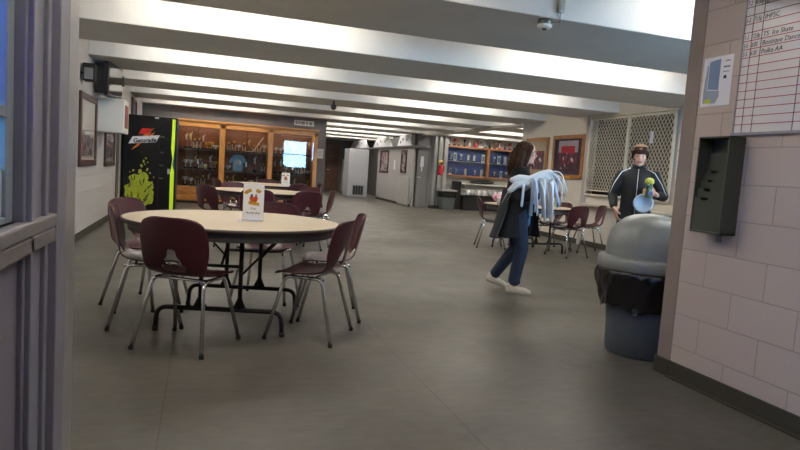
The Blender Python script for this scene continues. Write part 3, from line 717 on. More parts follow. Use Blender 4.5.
# ================================================================== DRINKS MACHINE
MY = 12.9
t = thing('vending_machine', 'tall black drinks vending machine with lime splash and sports drink logo', 'vending machine', (-1.0, MY, 0))
bm = B(); box(bm, -.46, .50, 0, .80, .04, 1.90); obj('cabinet', bm, M_black, t, bevel=.01)
bm = B(); box(bm, -.46, .18, -.025, .0, .08, 1.895); box(bm, .19, .47, -.025, .0, .08, 1.895); obj('door', bm, mat('glossy_black_front', (14, 15, 18), .25), t, bevel=.006)
bm = B()
for x in (-.4, .44):
    for y in (.08, .72): lathe(bm, [(0, 0), (.03, 0), (.03, .04), (0, .04)], 10, (x, y, 0))
obj('feet', bm, M_rubber, t)
def front(name, m, polys, y, par=t, smooth=False):
    bm = B()
    for P in polys: poly(bm, [(a, y, b) for a, b in P], (0, -.002, 0))
    return obj(name, bm, m, par)
M_lime = mat('lime_graphic', (176, 188, 52), .4, noise=.25, nscale=16); M_limeb = mat('lime_strip_glow', (196, 226, 50), .4, emit=(196, 232, 50), estr=.35)  # lime strip emits faintly to look brightly lit, it is no lamp
def jag(a0, a1, cx, cz, r, amp, n, sd):
    rd = random.Random(sd); P = []
    for k in range(n): a = a0 + (a1-a0)*k/n; q = r*(1+1.7*amp*(rd.random()-.5)*2); P.append((cx+q*math.cos(a), cz+q*1.25*math.sin(a)))
    return P
splash = [jag(0, 2*PI, -.16, .43, .25, .10, 22, 1), jag(0, 2*PI, -.29, .40, .12, .15, 14, 2), jag(0, 2*PI, -.02, .36, .14, .14, 14, 3), jag(0, 2*PI, -.26, .70, .07, .25, 12, 4), jag(0, 2*PI, -.08, .68, .08, .25, 12, 5), jag(0, 2*PI, -.16, .82, .035, .3, 8, 6), jag(0, 2*PI, .06, .58, .05, .3, 9, 7)]
splash += [jag(0, 2*PI, x, z, r, .3, 7, 20+i) for i, (x, z, r) in enumerate(((-.13, .93, .02), (-.09, 1.02, .022), (-.05, 1.08, .018), (-.02, 1.0, .012), (-.27, .83, .018), (-.02, .86, .02), (.03, .8, .014), (-.07, .96, .012), (.1, .72, .013), (-.33, .8, .01)))]
for i, P in enumerate(splash):
    bm = B(); poly(bm, [(max(-.45, min(.16, a)), -.0255-.0008*i, max(.10, b)) for a, b in P], (0, -.0008, 0)); obj('splash_graphic' if i < 7 else 'splash_drop', bm, M_lime, t)
sh = []
rd = random.Random(5)
for k in range(16):
    x = rd.uniform(-.36, .0); z = rd.uniform(.2, .68); L_ = rd.uniform(.05, .12); a = rd.uniform(.6, 1.9)
    sh.append([(x, z), (x+L_*math.cos(a), z+L_*math.sin(a)), (x+L_*math.cos(a)+.018, z+L_*math.sin(a)-.01), (x+.025, z-.02)])
for P in sh: front('splash_shadow', mat('dark_green_graphic', (62, 84, 20), .4), [P], -.042)
front('bolt', mat('orange_graphic', (226, 120, 40), .4), [[(.09, 1.675), (-.02, 1.58), (.03, 1.585), (-.20, 1.30), (-.32, 1.225), (-.17, 1.39), (-.10, 1.53), (-.02, 1.62)], [(.10, 1.60), (.0, 1.52), (-.02, 1.49), (.03, 1.49)]], -.026)
front('bolt', mat('red_graphic', (206, 28, 22), .4), [[(-.14, 1.65), (.03, 1.66), (-.02, 1.55), (-.20, 1.53)]], -.0285)
front('logo_plate', M_white, [[(-.37, 1.34), (.12, 1.40), (.19, 1.54), (-.30, 1.48)]], -.031)
text_mesh('logo_lettering', 'Gatorade', .112, mat('logo_black', (14, 16, 16), .4), t, (-.085, -.0345, 1.385), (PI/2, -.11, 0), .001, 'CENTER', .95, .25, .004)
front('side_graphic', M_limeb, [[(.40, .10), (.468, .10), (.468, .85), (.43, 1.0), (.462, 1.2), (.468, 1.86), (.41, 1.87), (.40, 1.3), (.43, 1.1), (.395, .8)]], -.027)
front('side_graphic', mat('teal_strip', (40, 110, 110), .4), [[(.44, .95), (.468, .9), (.468, 1.3), (.45, 1.15)]], -.029)
front('price_plate', M_white, [[(.09, 1.855), (.16, 1.855), (.16, 1.88), (.09, 1.88)]], -.027)
front('coin_panel', M_silver, [[(.345, .80), (.39, .80), (.39, .90), (.345, .90)]], -.027)
for k, z in enumerate((1.50, 1.20, .95, .70)): front('selection_button', M_apron, [[(.20+.0, z), (.225, z), (.225, z+.02), (.20, z+.02)]], -.027); front('selection_button', M_apron, [[(.245, z), (.265, z), (.265, z+.02), (.245, z+.02)]], -.027)

# ================================================================== LEFT WALL
def wall_frame(name, label, X, y0, y1, z0, z1, fm, pics, side=1, fw_=.07, cat='picture frame', group=None, tilt=0):
    """framed picture on a wall facing +x (side=1) or -x (side=-1)"""
    t = thing(name, label, cat, (X, (y0+y1)/2, z0), 0, group); w = (y1-y0)/2; h = z1-z0
    bm = B(); d = .035*side
    box(bm, 0, d, -w, w, 0, fw_); box(bm, 0, d, -w, w, h-fw_, h); box(bm, 0, d, -w, -w+fw_, fw_, h-fw_); box(bm, 0, d, w-fw_, w, fw_, h-fw_)
    obj('frame', bm, fm, t, bevel=.006)
    for nm, m, a, b_, c, e, dd in pics:
        bm = B(); x = (.012+dd)*side; box(bm, min(0, x), max(0, x), -w+fw_+(2*w-2*fw_)*a, -w+fw_+(2*w-2*fw_)*b_, fw_+(h-2*fw_)*c, fw_+(h-2*fw_)*e); obj(nm, bm, m, t)
    bm = B(); x = .022*side; box(bm, min(x, x*.9), max(x, x*.9), -w+fw_, w-fw_, fw_, h-fw_); obj('glazing', bm, M_glassp, t)
    if tilt: t.rotation_euler = (0, tilt, 0)
    return t
M_photo1 = spots_mat('team_photo_maroon', (150, 140, 138), [(96, 44, 52), (60, 40, 44), (200, 190, 186), (120, 60, 66)], 14)
M_photo2 = spots_mat('team_photo_red', (70, 48, 66), [(168, 40, 58), (60, 40, 60), (210, 204, 206), (146, 50, 70), (90, 60, 80)], 20)
wall_frame('picture_frame', 'red-brown wooden frame with a team photo, nearest on the left wall', XW, 8.62, 9.86, .95, 1.90, M_walnut, [('mat_board', mat('mat_cream', (206, 196, 184), .7), 0, 1, 0, 1, 0), ('photo', M_photo1, .12, .88, .06, .42, .002)], 1, .085)
wall_frame('picture_frame', 'dark framed photo below and behind the white wall box on the left wall', XW, 10.75, 11.85, .92, 1.95, mat('dark_frame', (66, 50, 44), .4), [('mat_board', mat('mat_grey', (150, 144, 140), .7), 0, 1, 0, 1, 0), ('photo', M_photo1, .1, .9, .1, .6, .002)], 1, .08)
t = thing('wall_box', 'plain white boxy cabinet sticking out of the left wall beside the near picture', 'box', (XW, 10.1, 1.45))
bm = B(); box(bm, 0, .36, -.05, .55, 0, .50); obj('box_body', bm, M_whitep, t, bevel=.01)
bm = B(); box(bm, .36, .365, .05, .45, .08, .42); obj('side_panel', bm, mat('panel_red_print', (130, 60, 56), .5), t)
t = thing('television', 'black television mounted high and angled on the left wall, screen catching the ceiling stripes', 'television', (XW+.25, 9.95, 1.95), math.radians(84))
bm = B(); box(bm, -.40, .40, 0, .06, 0, .46); box(bm, -.38, .34, .06, .19, .02, .44); obj('tv_body', bm, M_black, t, bevel=.01)
bm = B(); box(bm, -.37, .37, -.004, 0, .03, .43); obj('screen', bm, mat('tv_screen', (12, 16, 22), .08), t)
bm = B(); tube(bm, [(0, .2, .24), (-.0, .25, .24)], .03, 8); obj('mount_arm', bm, M_black, t)
bm = B(); tube(bm, [(XW+.02, 8.25, .1), (XW+.02, 8.25, H)], .013, 8); o = obj('conduit', bm, M_grey); tag(o, 'thin vertical grey conduit running up the left wall near the camera', 'pipe')
for k, (y, z) in enumerate(((8.75, 2.03), (11.6, 2.28))):
    t = thing('wall_speaker', ['small black speaker with pale front on the left wall, above the near picture', 'small black speaker high on the left wall, beyond the television'][k], 'speaker', (XW, y, z), 0, 'small wall speakers')
    bm = B(); box(bm, .03, .17, -.09, .09, 0, .17 if k else .22); b_ = obj('speaker_body', bm, M_blackm, t, bevel=.01)
    bm = B(); tube(bm, [(0, 0, .1), (.04, 0, .1)], .015, 8); obj('bracket', bm, M_blackm, t)
    bm = B(); box(bm, .05, .15, -.094, -.09, .02, .10 if k else .16); obj('speaker_front', bm, M_grey, t)
t = thing('wall_bell', 'small round white alarm bell high on the left wall beyond the television', 'bell', (XW, 11.0, 2.22))
bm = B(); tube(bm, [(0, 0, 0), (.05, 0, 0), (.08, 0, 0)], .1, 20, radii=[.1, .1, .06]); obj('bell_dome', bm, M_whitep, t)
bm = B(); box(bm, .08, .1, -.02, .02, -.02, .02); obj('bell_centre', bm, M_black, t)
bm = B(); box(bm, XW, XW+.015, 12.2, 12.48, 0, H); o = struct('trim_40', bm, mat('pilaster_brown', (84, 72, 68), .6), label='dark vertical strip on the left wall before the vending machine')
wall_frame('picture_frame', 'small dark frame on the left wall above the vending machine', XW, 14.4, 15.3, 1.95, 2.35, mat('dark_frame', (66, 50, 44), .4), [('photo', mat('mat_grey', (150, 144, 140), .7), 0, 1, 0, 1, 0)], 1, .05)

# ================================================================== PICTURE WALL
M_frameG = M_goldwood
wall_frame('picture_frame', 'golden wooden frame with crowded red team photo beside the mesh gate', XG, 10.14, 11.24, 1.24, 2.10, M_frameG, [('mat_board', mat('mat_violet', (66, 52, 74), .7), 0, 1, 0, 1, 0), ('photo', M_photo2, .14, .86, .16, .62, .002), ('photo', mat('photo_sky', (176, 170, 180), .6), .14, .86, .62, .95, .0015), ('pennant', mat('pennant_red', (176, 36, 52), .6), .25, .75, .60, .80, .004), ('name_plate', M_gold, .3, .7, -.11, -.04, .028)], -1, .075)
wall_frame('picture_frame', 'golden wooden frame with red team photo partly hidden by the woman\'s head', XG, 11.42, 12.36, 1.24, 2.08, M_frameG, [('mat_board', mat('mat_beige', (176, 162, 140), .7), 0, 1, 0, 1, 0), ('photo', M_photo2, .1, .9, .12, .7, .002)], -1, .075)

# ================================================================== MESH GATE
t = thing('mesh_gate', 'white expanded-metal security gate above the service counter', 'gate', (XG-.05, 8.85, .95))
M_gate = mat('gate_cream', (214, 206, 188), .45)
def bar(bm, y0, z0, y1, z1, w): tube(bm, [(0, y0, z0), (0, y1, z1)], w, 6)
HW, HT = 1.10, 1.43
bm = B()
for y in (-HW+.02, HW-.02): box(bm, -.02, .02, y-.02, y+.02, 0, HT)
box(bm, -.015, .015, -HW, HW, .0, .035); box(bm, -.015, .015, -HW, HW, .09, .115); box(bm, -.015, .015, -HW, HW, HT-.05, HT-.015); box(bm, -.02, .02, -HW-.03, HW+.02, HT, HT+.03)
for k in range(8): y = -HW+.15+k*.27; box(bm, -.01, .01, y, y+.02, HT-.07, HT+.02)
obj('gate_frame', bm, M_gate, t, bevel=.003)
bm = B(); box(bm, -.022, .022, -.025, .025, 0, HT); obj('meeting_stile', bm, M_gate, t, bevel=.003)
bm = B(); P_ = .079; za, zb = .115, HT-.05; slope = 1.45     # diamonds taller than wide
for sgn in (-1, 1):
    L_ = (zb-za)/slope; y = -HW - L_
    while y < HW + L_:
        pa = (y, za); pb = (y+sgn*L_, zb) if sgn > 0 else (y-L_+L_*0, zb)
        if sgn < 0: pa = (y+L_, za); pb = (y, zb)
        (ya, z0_), (yb, z1_) = pa, pb
        # clip to the frame
        def at(yv): s_ = (yv-ya)/(yb-ya); return z0_ + s_*(z1_-z0_)
        lo, hi = (ya, yb) if ya < yb else (yb, ya)
        l2, h2 = max(lo, -HW+.03), min(hi, HW-.03)
        if h2-l2 > .01:
            p = Vector((0, l2, at(l2))); q = Vector((0, h2, at(h2))); d = (q-p).normalized(); nrm = Vector((0, -d.z, d.y))*.0065
            vs = [bm.verts.new(v) for v in (p+nrm+Vector((-.002, 0, 0)), q+nrm+Vector((-.002, 0, 0)), q-nrm+Vector((-.002, 0, 0)), p-nrm+Vector((-.002, 0, 0)), p+nrm+Vector((.002, 0, 0)), q+nrm+Vector((.002, 0, 0)), q-nrm+Vector((.002, 0, 0)), p-nrm+Vector((.002, 0, 0)))]
            for f in ((0,1,2,3), (7,6,5,4), (0,4,5,1), (2,6,7,3), (1,5,6,2), (3,7,4,0)): bm.faces.new([vs[i] for i in f])
        y += P_
obj('mesh_panel', bm, M_gate, t)
bm = B(); box(bm, -.03, .0, -.62, -.57, .93, 1.12); obj('latch_plate', bm, M_white, t)
t = thing('wall_notices', 'strip of white papers taped one above another right of the mesh gate', 'papers', (XG, 7.62, 1.38)) if False else None
for k, (z, hh, lab) in enumerate(((1.78, .24, 'topmost'), (1.60, .15, 'middle'), (1.34, .24, 'lowest'))):
    t = thing('paper_notice', '%s of the white papers taped beside the right edge of the mesh gate' % lab, 'paper', (XG-.002, 7.62, z), 0, 'papers beside the gate')
    bm = B(); box(bm, -.003, 0, -.1, .1, 0, hh); obj('sheet', bm, M_white, t)
    bm = B(); box(bm, -.0045, -.003, -.08, .07, hh*.55, hh*.8) if k < 2 else [box(bm, -.0045, -.003, -.08, .08, hh*(.2+.15*j), hh*(.23+.15*j)) for j in range(5)]; obj('print', bm, M_blackm if k < 2 else mat('grey_ink', (120, 120, 126), .6), t)
t = thing('dark_box_pile', 'dark folded bundle lying on the counter behind the mesh gate', 'bundle', (XG+.12, 9.3, .945))
bm = B(); box(bm, -.06, .1, -.2, .2, 0, .10); box(bm, -.05, .08, -.15, .12, .10, .22); 
bmv = voxel(bm, .02, 6); obj('bundle_cloth', bmv, M_blackm, t)

# ================================================================== FAR END
t = thing('wall_cabinet', 'tall pale grey enclosure with dark louvred vent at its foot, far end of the room', 'cabinet', (6.05, 24.3, 0))
bm = B(); box(bm, -.46, .36, 0, .9, 0, 1.93); obj('enclosure', bm, mat('enclosure_grey', (176, 176, 180), .6), t, bevel=.01)
bm = B(); box(bm, -.25, .2, -.008, 0, .08, .46); obj('vent_panel', bm, M_dgrey, t)
bm = B()
for k in range(4): box(bm, -.22+k*.105, -.15+k*.105, -.014, -.008, .1, .44)
obj('vent_slot', bm, M_black, t)
def door(n, x0, x1, y, z1, m, hm, label):
    d = bpy.data.objects.new('door_%d' % n, None); COL.objects.link(d); d['kind'] = 'structure'; d['label'] = label; d.location = ((x0+x1)/2, y, 0); w = (x1-x0)/2
    bm = B(); box(bm, -w, w, -.04, 0, .01, z1); obj('door_leaf', bm, m, d, bevel=.005)
    bm = B(); box(bm, -w-.05, -w, -.06, 0, 0, z1+.05); box(bm, w, w+.05, -.06, 0, 0, z1+.05); box(bm, -w-.05, w+.05, -.06, 0, z1, z1+.05); obj('door_frame', bm, hm, d)
    bm = B(); tube(bm, [(-w+.09, -.04, 1.0), (-w+.09, -.09, 1.0), (-w+.2, -.09, 1.0)], .012, 6); obj('door_handle', bm, M_silver, d)
    return d
M_bdoor = mat('brown_door', (98, 66, 50), .5, noise=.3, nscale=7)
door(1, 5.55, 6.22, 29.2, 2.3, M_bdoor, M_dgrey, 'brown wooden door at the far end of the corridor')
door(2, 6.42, 6.85, 29.2, 1.5, mat('white_door', (206, 206, 200), .5), M_grey, 'narrow white door at the far end')
# door and pillars at the end of the partition (the door faces the camera)
bm = B(); box(bm, 6.62, 7.8, 19.345, 19.7, 0, CEIL); struct('wall_door', bm, mat('door_wall_grey', (140, 136, 134), .6))
d3 = door(3, 6.68, 7.18, 19.34, 2.0, mat('grey_door', (122, 120, 120), .5), M_grey, 'grey door with a white notice at the end of the partition')
bm = B(); box(bm, -.07, .05, -.05, -.04, 1.35, 1.7); box(bm, -.03, .01, -.051, -.04, 1.2, 1.36); obj('door_notice', bm, M_white, d3)
bm = B(); box(bm, 7.26, 7.36, 19.1, 19.34, 0, 2.4); box(bm, 7.44, 7.56, 19.16, 19.34, 0, 2.4); box(bm, 7.64, 7.78, 19.2, 19.5, 0, 2.4); box(bm, 7.24, 7.8, 19.28, 19.36, 0, 2.4)
struct('trim_50', bm, M_grey, bevel=.01, label='ribbed grey pillar between the door and the display case')
bm = B(); box(bm, 7.24, 7.62, 19.08, 19.34, 0, .1); box(bm, 7.8, 13, 19.488, 19.5, 0, .1); struct('baseboard_display', bm, M_base)
# trapezoid panels standing on the ledge
ps = [(19.35, 20.95), (21.6, 24.2), (24.9, 28.3)]
for k, (a, b_) in enumerate(ps):
    t = thing('ledge_panel', ['nearest', 'middle', 'farthest'][k] + ' of three white trapezoid panels standing on the dark ledge', 'panel', (6.53, (a+b_)/2, 2.03), 0, 'white panels on the ledge'); w = (b_-a)/2
    bm = B(); poly(bm, [(0, -w, 0), (0, w, 0), (0, w*.62, .36), (0, -w*.62, .36)], (.03, 0, 0)); obj('panel_board', bm, M_white, t)
    bm = B(); [ball(bm, (-.004, w*u, .1+v), (.006, .07, .05), n=8) for u, v in ((-.3, .1), (.2, .12), (.5, .03))]; obj('panel_marks', bm, M_dgrey, t)
bm = B(); box(bm, 6.5, 6.62, 18.98, 19.3, 2.05, 2.4); o = obj('exit_box', bm, M_black, bevel=.01); tag(o, 'dark square box above the grey door at the ledge end', 'box')
wall_frame('banner_frame', 'tall narrow red and white poster on the partition, farther one', 6.6, 22.1, 23.2, 1.05, 1.9, M_walnut, [('photo', spots_mat('poster_red', (176, 168, 168), [(150, 50, 56), (60, 40, 44), (200, 190, 190)], 9), 0, 1, 0, 1, 0)], -1, .08, 'poster', 'posters on the partition')
wall_frame('banner_frame', 'tall narrow dark-bordered poster on the partition, nearer one beside the door', 6.6, 19.95, 20.55, 1.1, 1.9, M_walnut, [('photo', spots_mat('poster_pale', (190, 184, 184), [(110, 60, 66), (70, 50, 54), (206, 200, 200)], 9), 0, 1, 0, 1, 0)], -1, .08, 'poster', 'posters on the partition')
bm = B(); box(bm, 6.592, 6.6, 21.25, 21.4, 1.2, 1.55); o = obj('paper_strip', bm, M_white); tag(o, 'narrow white paper strip on the partition between the two posters', 'paper')
bm = B(); box(bm, 6.562, 6.598, 19.5, 20.7, 0.02, .95); box(bm, 6.55, 6.598, 19.45, 20.75, .95, .98); o = obj('low_hatch', bm, mat('hatch_grey', (172, 170, 168), .6), bevel=.006); tag(o, 'low grey panel door set in the partition under the nearer poster', 'hatch')
# fire extinguisher
t = thing('fire_extinguisher', 'red fire extinguisher on the pale wall left of the blue display', 'fire extinguisher', (7.50, 19.03, 1.12))
bm = B(); lathe(bm, [(0, 0), (.08, 0), (.085, .02), (.085, .26), (.06, .31), (.025, .33), (0, .33)], 16); obj('cylinder', bm, M_red, t)
bm = B(); lathe(bm, [(0, .33), (.03, .33), (.03, .38), (0, .38)], 10); box(bm, -.02, .09, -.015, .015, .38, .42); tube(bm, [(.03, 0, .36), (.1, 0, .3), (.1, 0, .1)], .014, 6); obj('valve_and_hose', bm, M_black, t)
bm = B(); lathe(bm, [(0, 0), (.08, 0), (.08, .03), (0, .03)], 18); e = obj('gauge_plate', bm, M_goldd, t); e.rotation_euler = (PI/2, 0, 0); e.location = (-.02, .02, .42)
# blue display case with two bays
t = thing('wall_display_case', 'oak-framed wall case with blue lining and sports items, two glazed bays', 'display case', (8.98, 19.5, 1.10))
bm = B(); x0, xm, x1 = -1.36, .34, 1.25; Z1 = 1.04
box(bm, x0, x1, -.22, 0, 0, .06); box(bm, x0, x1, -.22, 0, Z1-.06, Z1); box(bm, x0, x0+.1, -.22, 0, 0, Z1); box(bm, xm-.05, xm+.05, -.22, 0, 0, Z1); box(bm, x1-.06, x1, -.22, 0, 0, Z1)
obj('case_frame', bm, mat('oak_far', (140, 92, 58), .4), t, bevel=.004)
bm = B(); box(bm, x0+.05, x1-.03, -.02, -.005, .05, Z1-.05); obj('lining', bm, mat('blue_lining', (40, 76, 156), .7, noise=.15, nscale=6), t)
for a, b_ in ((x0+.1, xm-.05), (xm+.05, x1-.06)):
    bm = B(); box(bm, a, b_, -.2, -.195, .06, Z1-.06); obj('glass_door', bm, M_glass, t)
    bm = B(); box(bm, a, b_, -.14, -.02, .52, .53); obj('shelf', bm, M_silver, t)
def small(kind, x, y, z, sc, m, lab, grp):
    t = thing('bottle' if kind == 'bottle' else 'award_card' if kind == 'card' else 'trophy', lab, kind if kind != 'card' else 'award', (x, y, z), 0, grp)
    bm = B()
    if kind == 'bottle': lathe(bm, [(0, 0), (.045, 0), (.05, .02), (.05, .14), (.02, .2), (.02, .26), (0, .26)], 12); obj('bottle_body', bm, m, t); bm = B(); lathe(bm, [(.022, .245), (.024, .29), (0, .29)], 10); obj('stopper', bm, M_goldd, t)
    elif kind == 'card': box(bm, -.06, .06, 0, .015, 0, .3); obj('board', bm, m, t); bm = B(); box(bm, -.04, .04, -.002, 0, .05, .25); obj('print', bm, M_white if m != M_white else mat('grey_ink', (120, 120, 126), .6), t)
    else: box(bm, -.05, .05, -.04, .04, 0, .05); obj('plinth', bm, M_marble, t); bm = B(); lathe(bm, [(.03, .05), (.01, .08), (.012, .14), (.045, .19), (.05, .26), (0, .22)], 12); obj('cup', bm, m, t)
    t.scale = (sc,)*3; return t
xs = [7.98+.0, 8.13, 8.35, 8.62, 8.84, 9.18, 9.6, 9.78, 10.02, 10.2]
cols = [M_silver, M_white, M_silver, M_walnut, M_walnut, M_white, M_silver, M_white, M_silver, M_white]
for k, x in enumerate(xs):
    kd = ['trophy', 'card', 'trophy', 'card', 'card', 'card', 'trophy', 'card', 'card', 'trophy'][k]
    bayw = 'left' if k < 6 else 'right'; kk = k if k < 6 else k-6
    if x > 9.38 and x < 9.5: continue
    small(kd, x, 19.40, 1.635, .9, cols[k], '%s %s on the shelf of the blue case\'s %s bay' % ({'trophy': 'small silver trophy', 'card': 'upright award plaque'}[kd], ordw[kk], bayw), 'items in the blue case')
for k, x in enumerate((7.99, 8.2, 8.55, 8.9, 9.15, 9.65, 9.9, 10.1)):
    small('trophy' if k % 2 else 'card', x, 19.40, 1.165, .75, [M_white, M_silver, M_goldd][k % 3], '%s %s on the floor of the blue case\'s %s bay' % ('small trophy' if k % 2 else 'small award card', ordw[k if k < 5 else k-5], 'left' if k < 5 else 'right'), 'items in the blue case')
rd = random.Random(4)
tops = [(7.85, 'card', M_walnut), (8.05, 'trophy', M_red), (8.2, 'trophy', M_gold), (8.42, 'trophy', M_marble), (8.62, 'bottle', M_white), (8.84, 'bottle', M_red), (9.02, 'card', M_white), (9.2, 'trophy', M_silver), (9.38, 'bottle', M_marble), (9.56, 'trophy', M_gold), (9.74, 'card', M_red), (9.95, 'bottle', M_marble), (10.15, 'trophy', M_red)]
tw = ['leftmost', 'second from left', 'third from left', 'fourth from left', 'fifth from left', 'sixth from left', 'middle one', 'sixth from right', 'fifth from right', 'fourth from right', 'third from right', 'second from right', 'rightmost']
for k, (x, kd, m) in enumerate(tops): small(kd, x, 19.36, 2.141, .88, m, '%s of the small trophies and bottles standing on top of the blue case' % tw[k], 'items on top of the blue case')
# counter below with shelf, speaker, cups, coffee urn and small bin
t = thing('low_counter', 'long black low counter under the blue display case', 'counter', (9.3, 19.18, 0))
bm = B(); box(bm, -.96, 1.4, -.25, .30, 0, .48); obj('counter_body', bm, M_blackm, t, bevel=.01)
bm = B(); box(bm, -.97, 1.4, -.27, .30, .48, .51); obj('counter_top', bm, M_black, t)
t = thing('wall_shelf', 'thin pale wall shelf below the blue display case', 'shelf', (9.4, 19.5, .86)); bm = B(); box(bm, -1.0, 1.2, -.25, 0, 0, .03); obj('board', bm, M_whitep, t)
bm = B(); box(bm, -.9, -.87, -.2, 0, -.15, 0); box(bm, .9, .93, -.2, 0, -.15, 0); obj('bracket', bm, M_grey, t)
bm = B(); ball(bm, (0, 0, .06), (.42, .12, .06)); ball(bm, (.25, 0, .08), (.3, .1, .06)); o = obj('dark_bag', voxel(bm, .02, 4), M_blackm); o.location = (9.1, 19.33, .888); tag(o, 'long dark bag lying on the thin shelf below the blue case', 'bag')
bm = B(); box(bm, -.12, .14, -.12, .12, 0, .95); o = obj('tall_speaker', bm, M_black, bevel=.01); o.location = (8.17, 19.22, 0); tag(o, 'tall narrow black box standing between the grey bin and the low counter', 'speaker')
for k in range(7):
    t = thing('mug', '%s of the mugs and jars lined up on the black counter' % ['leftmost', 'second', 'third', 'middle', 'fifth', 'sixth', 'rightmost'][k], 'mug', (8.52+k*.2, 19.0, .511), 0, 'mugs on the low counter')
    bm = B(); lathe(bm, [(0, 0), (.05, 0), (.055, .02), (.06, .17), (.052, .17), (.045, .02), (0, .02)], 14); obj('cup_body', bm, [M_white, M_grey, M_silver][k % 3], t)
    bm = B(); tube(bm, [(.055, 0, .13), (.095, 0, .12), (.095, 0, .05), (.052, 0, .04)], .008, 6); obj('handle', bm, M_white, t)
t = thing('grey_bin', 'small grey waste bin with black liner left of the low counter', 'bin', (7.72, 18.9, 0))
bm = B(); box(bm, -.2, .2, -.17, .17, 0, .46)
for v in bm.verts:
    if v.co.z > .3: v.co.x *= 1.18; v.co.y *= 1.18
obj('bin_body', bm, mat('bin_grey', (92, 98, 98), .5), t, bevel=.015)
bm = B(); box(bm, -.25, .25, -.22, .22, .40, .60); obj('liner', bm, M_bag, t, bevel=.01)
bm = B(); box(bm, -.27, .27, -.24, .24, .60, .66); tube(bm, [(-.12, 0, .66), (-.1, 0, .82), (.1, 0, .82), (.12, 0, .66)], .02, 6); obj('lid', bm, M_grey, t, bevel=.01)

# ================================================================== CEILING BITS
t = thing('heat_detector', 'metal and white heat detector hanging under the nearest ceiling beam', 'detector', (2.52, 4.40, H))
bm = B(); lathe(bm, [(0, 0), (.055, 0), (.055, -.035), (.05, -.04), (0, -.04)], 24); obj('base', bm, mat('galvanised', (120, 124, 120), .35, .8), t)
bm = B(); lathe(bm, [(0, -.04), (.058, -.04), (.06, -.055), (.045, -.068), (.0, -.07)], 24); obj('detector_head', bm, M_whitep, t)
bm = B(); lathe(bm, [(0, -.07), (.02, -.07), (.018, -.08), (0, -.082)], 14); obj('sensor', bm, M_dgrey, t)
t = thing('conduit_box', 'short galvanised conduit dropping down the nearest beam face by the detector', 'conduit', (2.60, 4.33, H))
bm = B(); box(bm, -.028, .028, -.035, -.001, .045, .54); obj('conduit_body', bm, mat('galvanised_pale', (150, 156, 152), .35, .6), t, bevel=.004)
bm = B(); tube(bm, [(0, -.015, .05), (.002, -.015, -.03), (-.04, .04, -.02)], .004, 6); obj('cable', bm, M_dgrey, t)
t = thing('sprinkler_lamp', 'small dark hanging fitting under the beams in the middle of the room', 'ceiling fitting', (2.37, 11.9, H))
bm = B(); tube(bm, [(0, 0, 0), (0, 0, -.08)], .02, 8); obj('stem', bm, M_dgrey, t); bm = B(); lathe(bm, [(0, -.08), (.05, -.08), (.06, -.13), (.03, -.17), (0, -.17)], 14); obj('head', bm, M_black, t)

# ================================================================== PEOPLE
def loft(bm, secs, n=28):
    """closed body of elliptical sections (z, cx, cy, rx, ry), smoothly interpolated"""
    out = []
    for i in range(len(secs)-1):
        p0 = secs[max(0, i-1)]; p1 = secs[i]; p2 = secs[i+1]; p3 = secs[min(len(secs)-1, i+2)]
        for k in range(4):
            t = k/4; out.append([.5*((2*b)+(c-a)*t+(2*a-5*b+4*c-d)*t*t+(-a+3*b-3*c+d)*t**3) for a, b, c, d in zip(p0, p1, p2, p3)])
    out.append(secs[-1]); rings = [[bm.verts.new((q[1]+q[3]*math.cos(2*PI*j/n), q[2]+q[4]*math.sin(2*PI*j/n), q[0])) for j in range(n)] for q in out]
    for a, b in zip(rings, rings[1:]): bridge(bm, a, b)
    cap(bm, rings[0], 0, True); cap(bm, rings[-1])
def chain(bm, pts, radii, r2s=None, n=16, up=None):
    """tapered tube with rounded joints; merged later by the voxel remesh"""
    pts = [Vector(p) for p in pts]
    # resample smoothly
    P, R, Q = [], [], []
    r2s = r2s or radii
    for i in range(len(pts)-1):
        for k in range(4):
            t = k/4; P.append(pts[i].lerp(pts[i+1], t)); R.append(radii[i]*(1-t)+radii[i+1]*t); Q.append(r2s[i]*(1-t)+r2s[i+1]*t)
    P.append(pts[-1]); R.append(radii[-1]); Q.append(r2s[-1])
    tube(bm, P, 1, n, radii=R, r2s=Q, up=up)
    for i in (0, len(pts)-1): ball(bm, pts[i], min(radii[i], r2s[i])*.99, n=12)
    if up is None:
        for i in range(1, len(pts)-1): ball(bm, pts[i], radii[i]*.995, n=12)
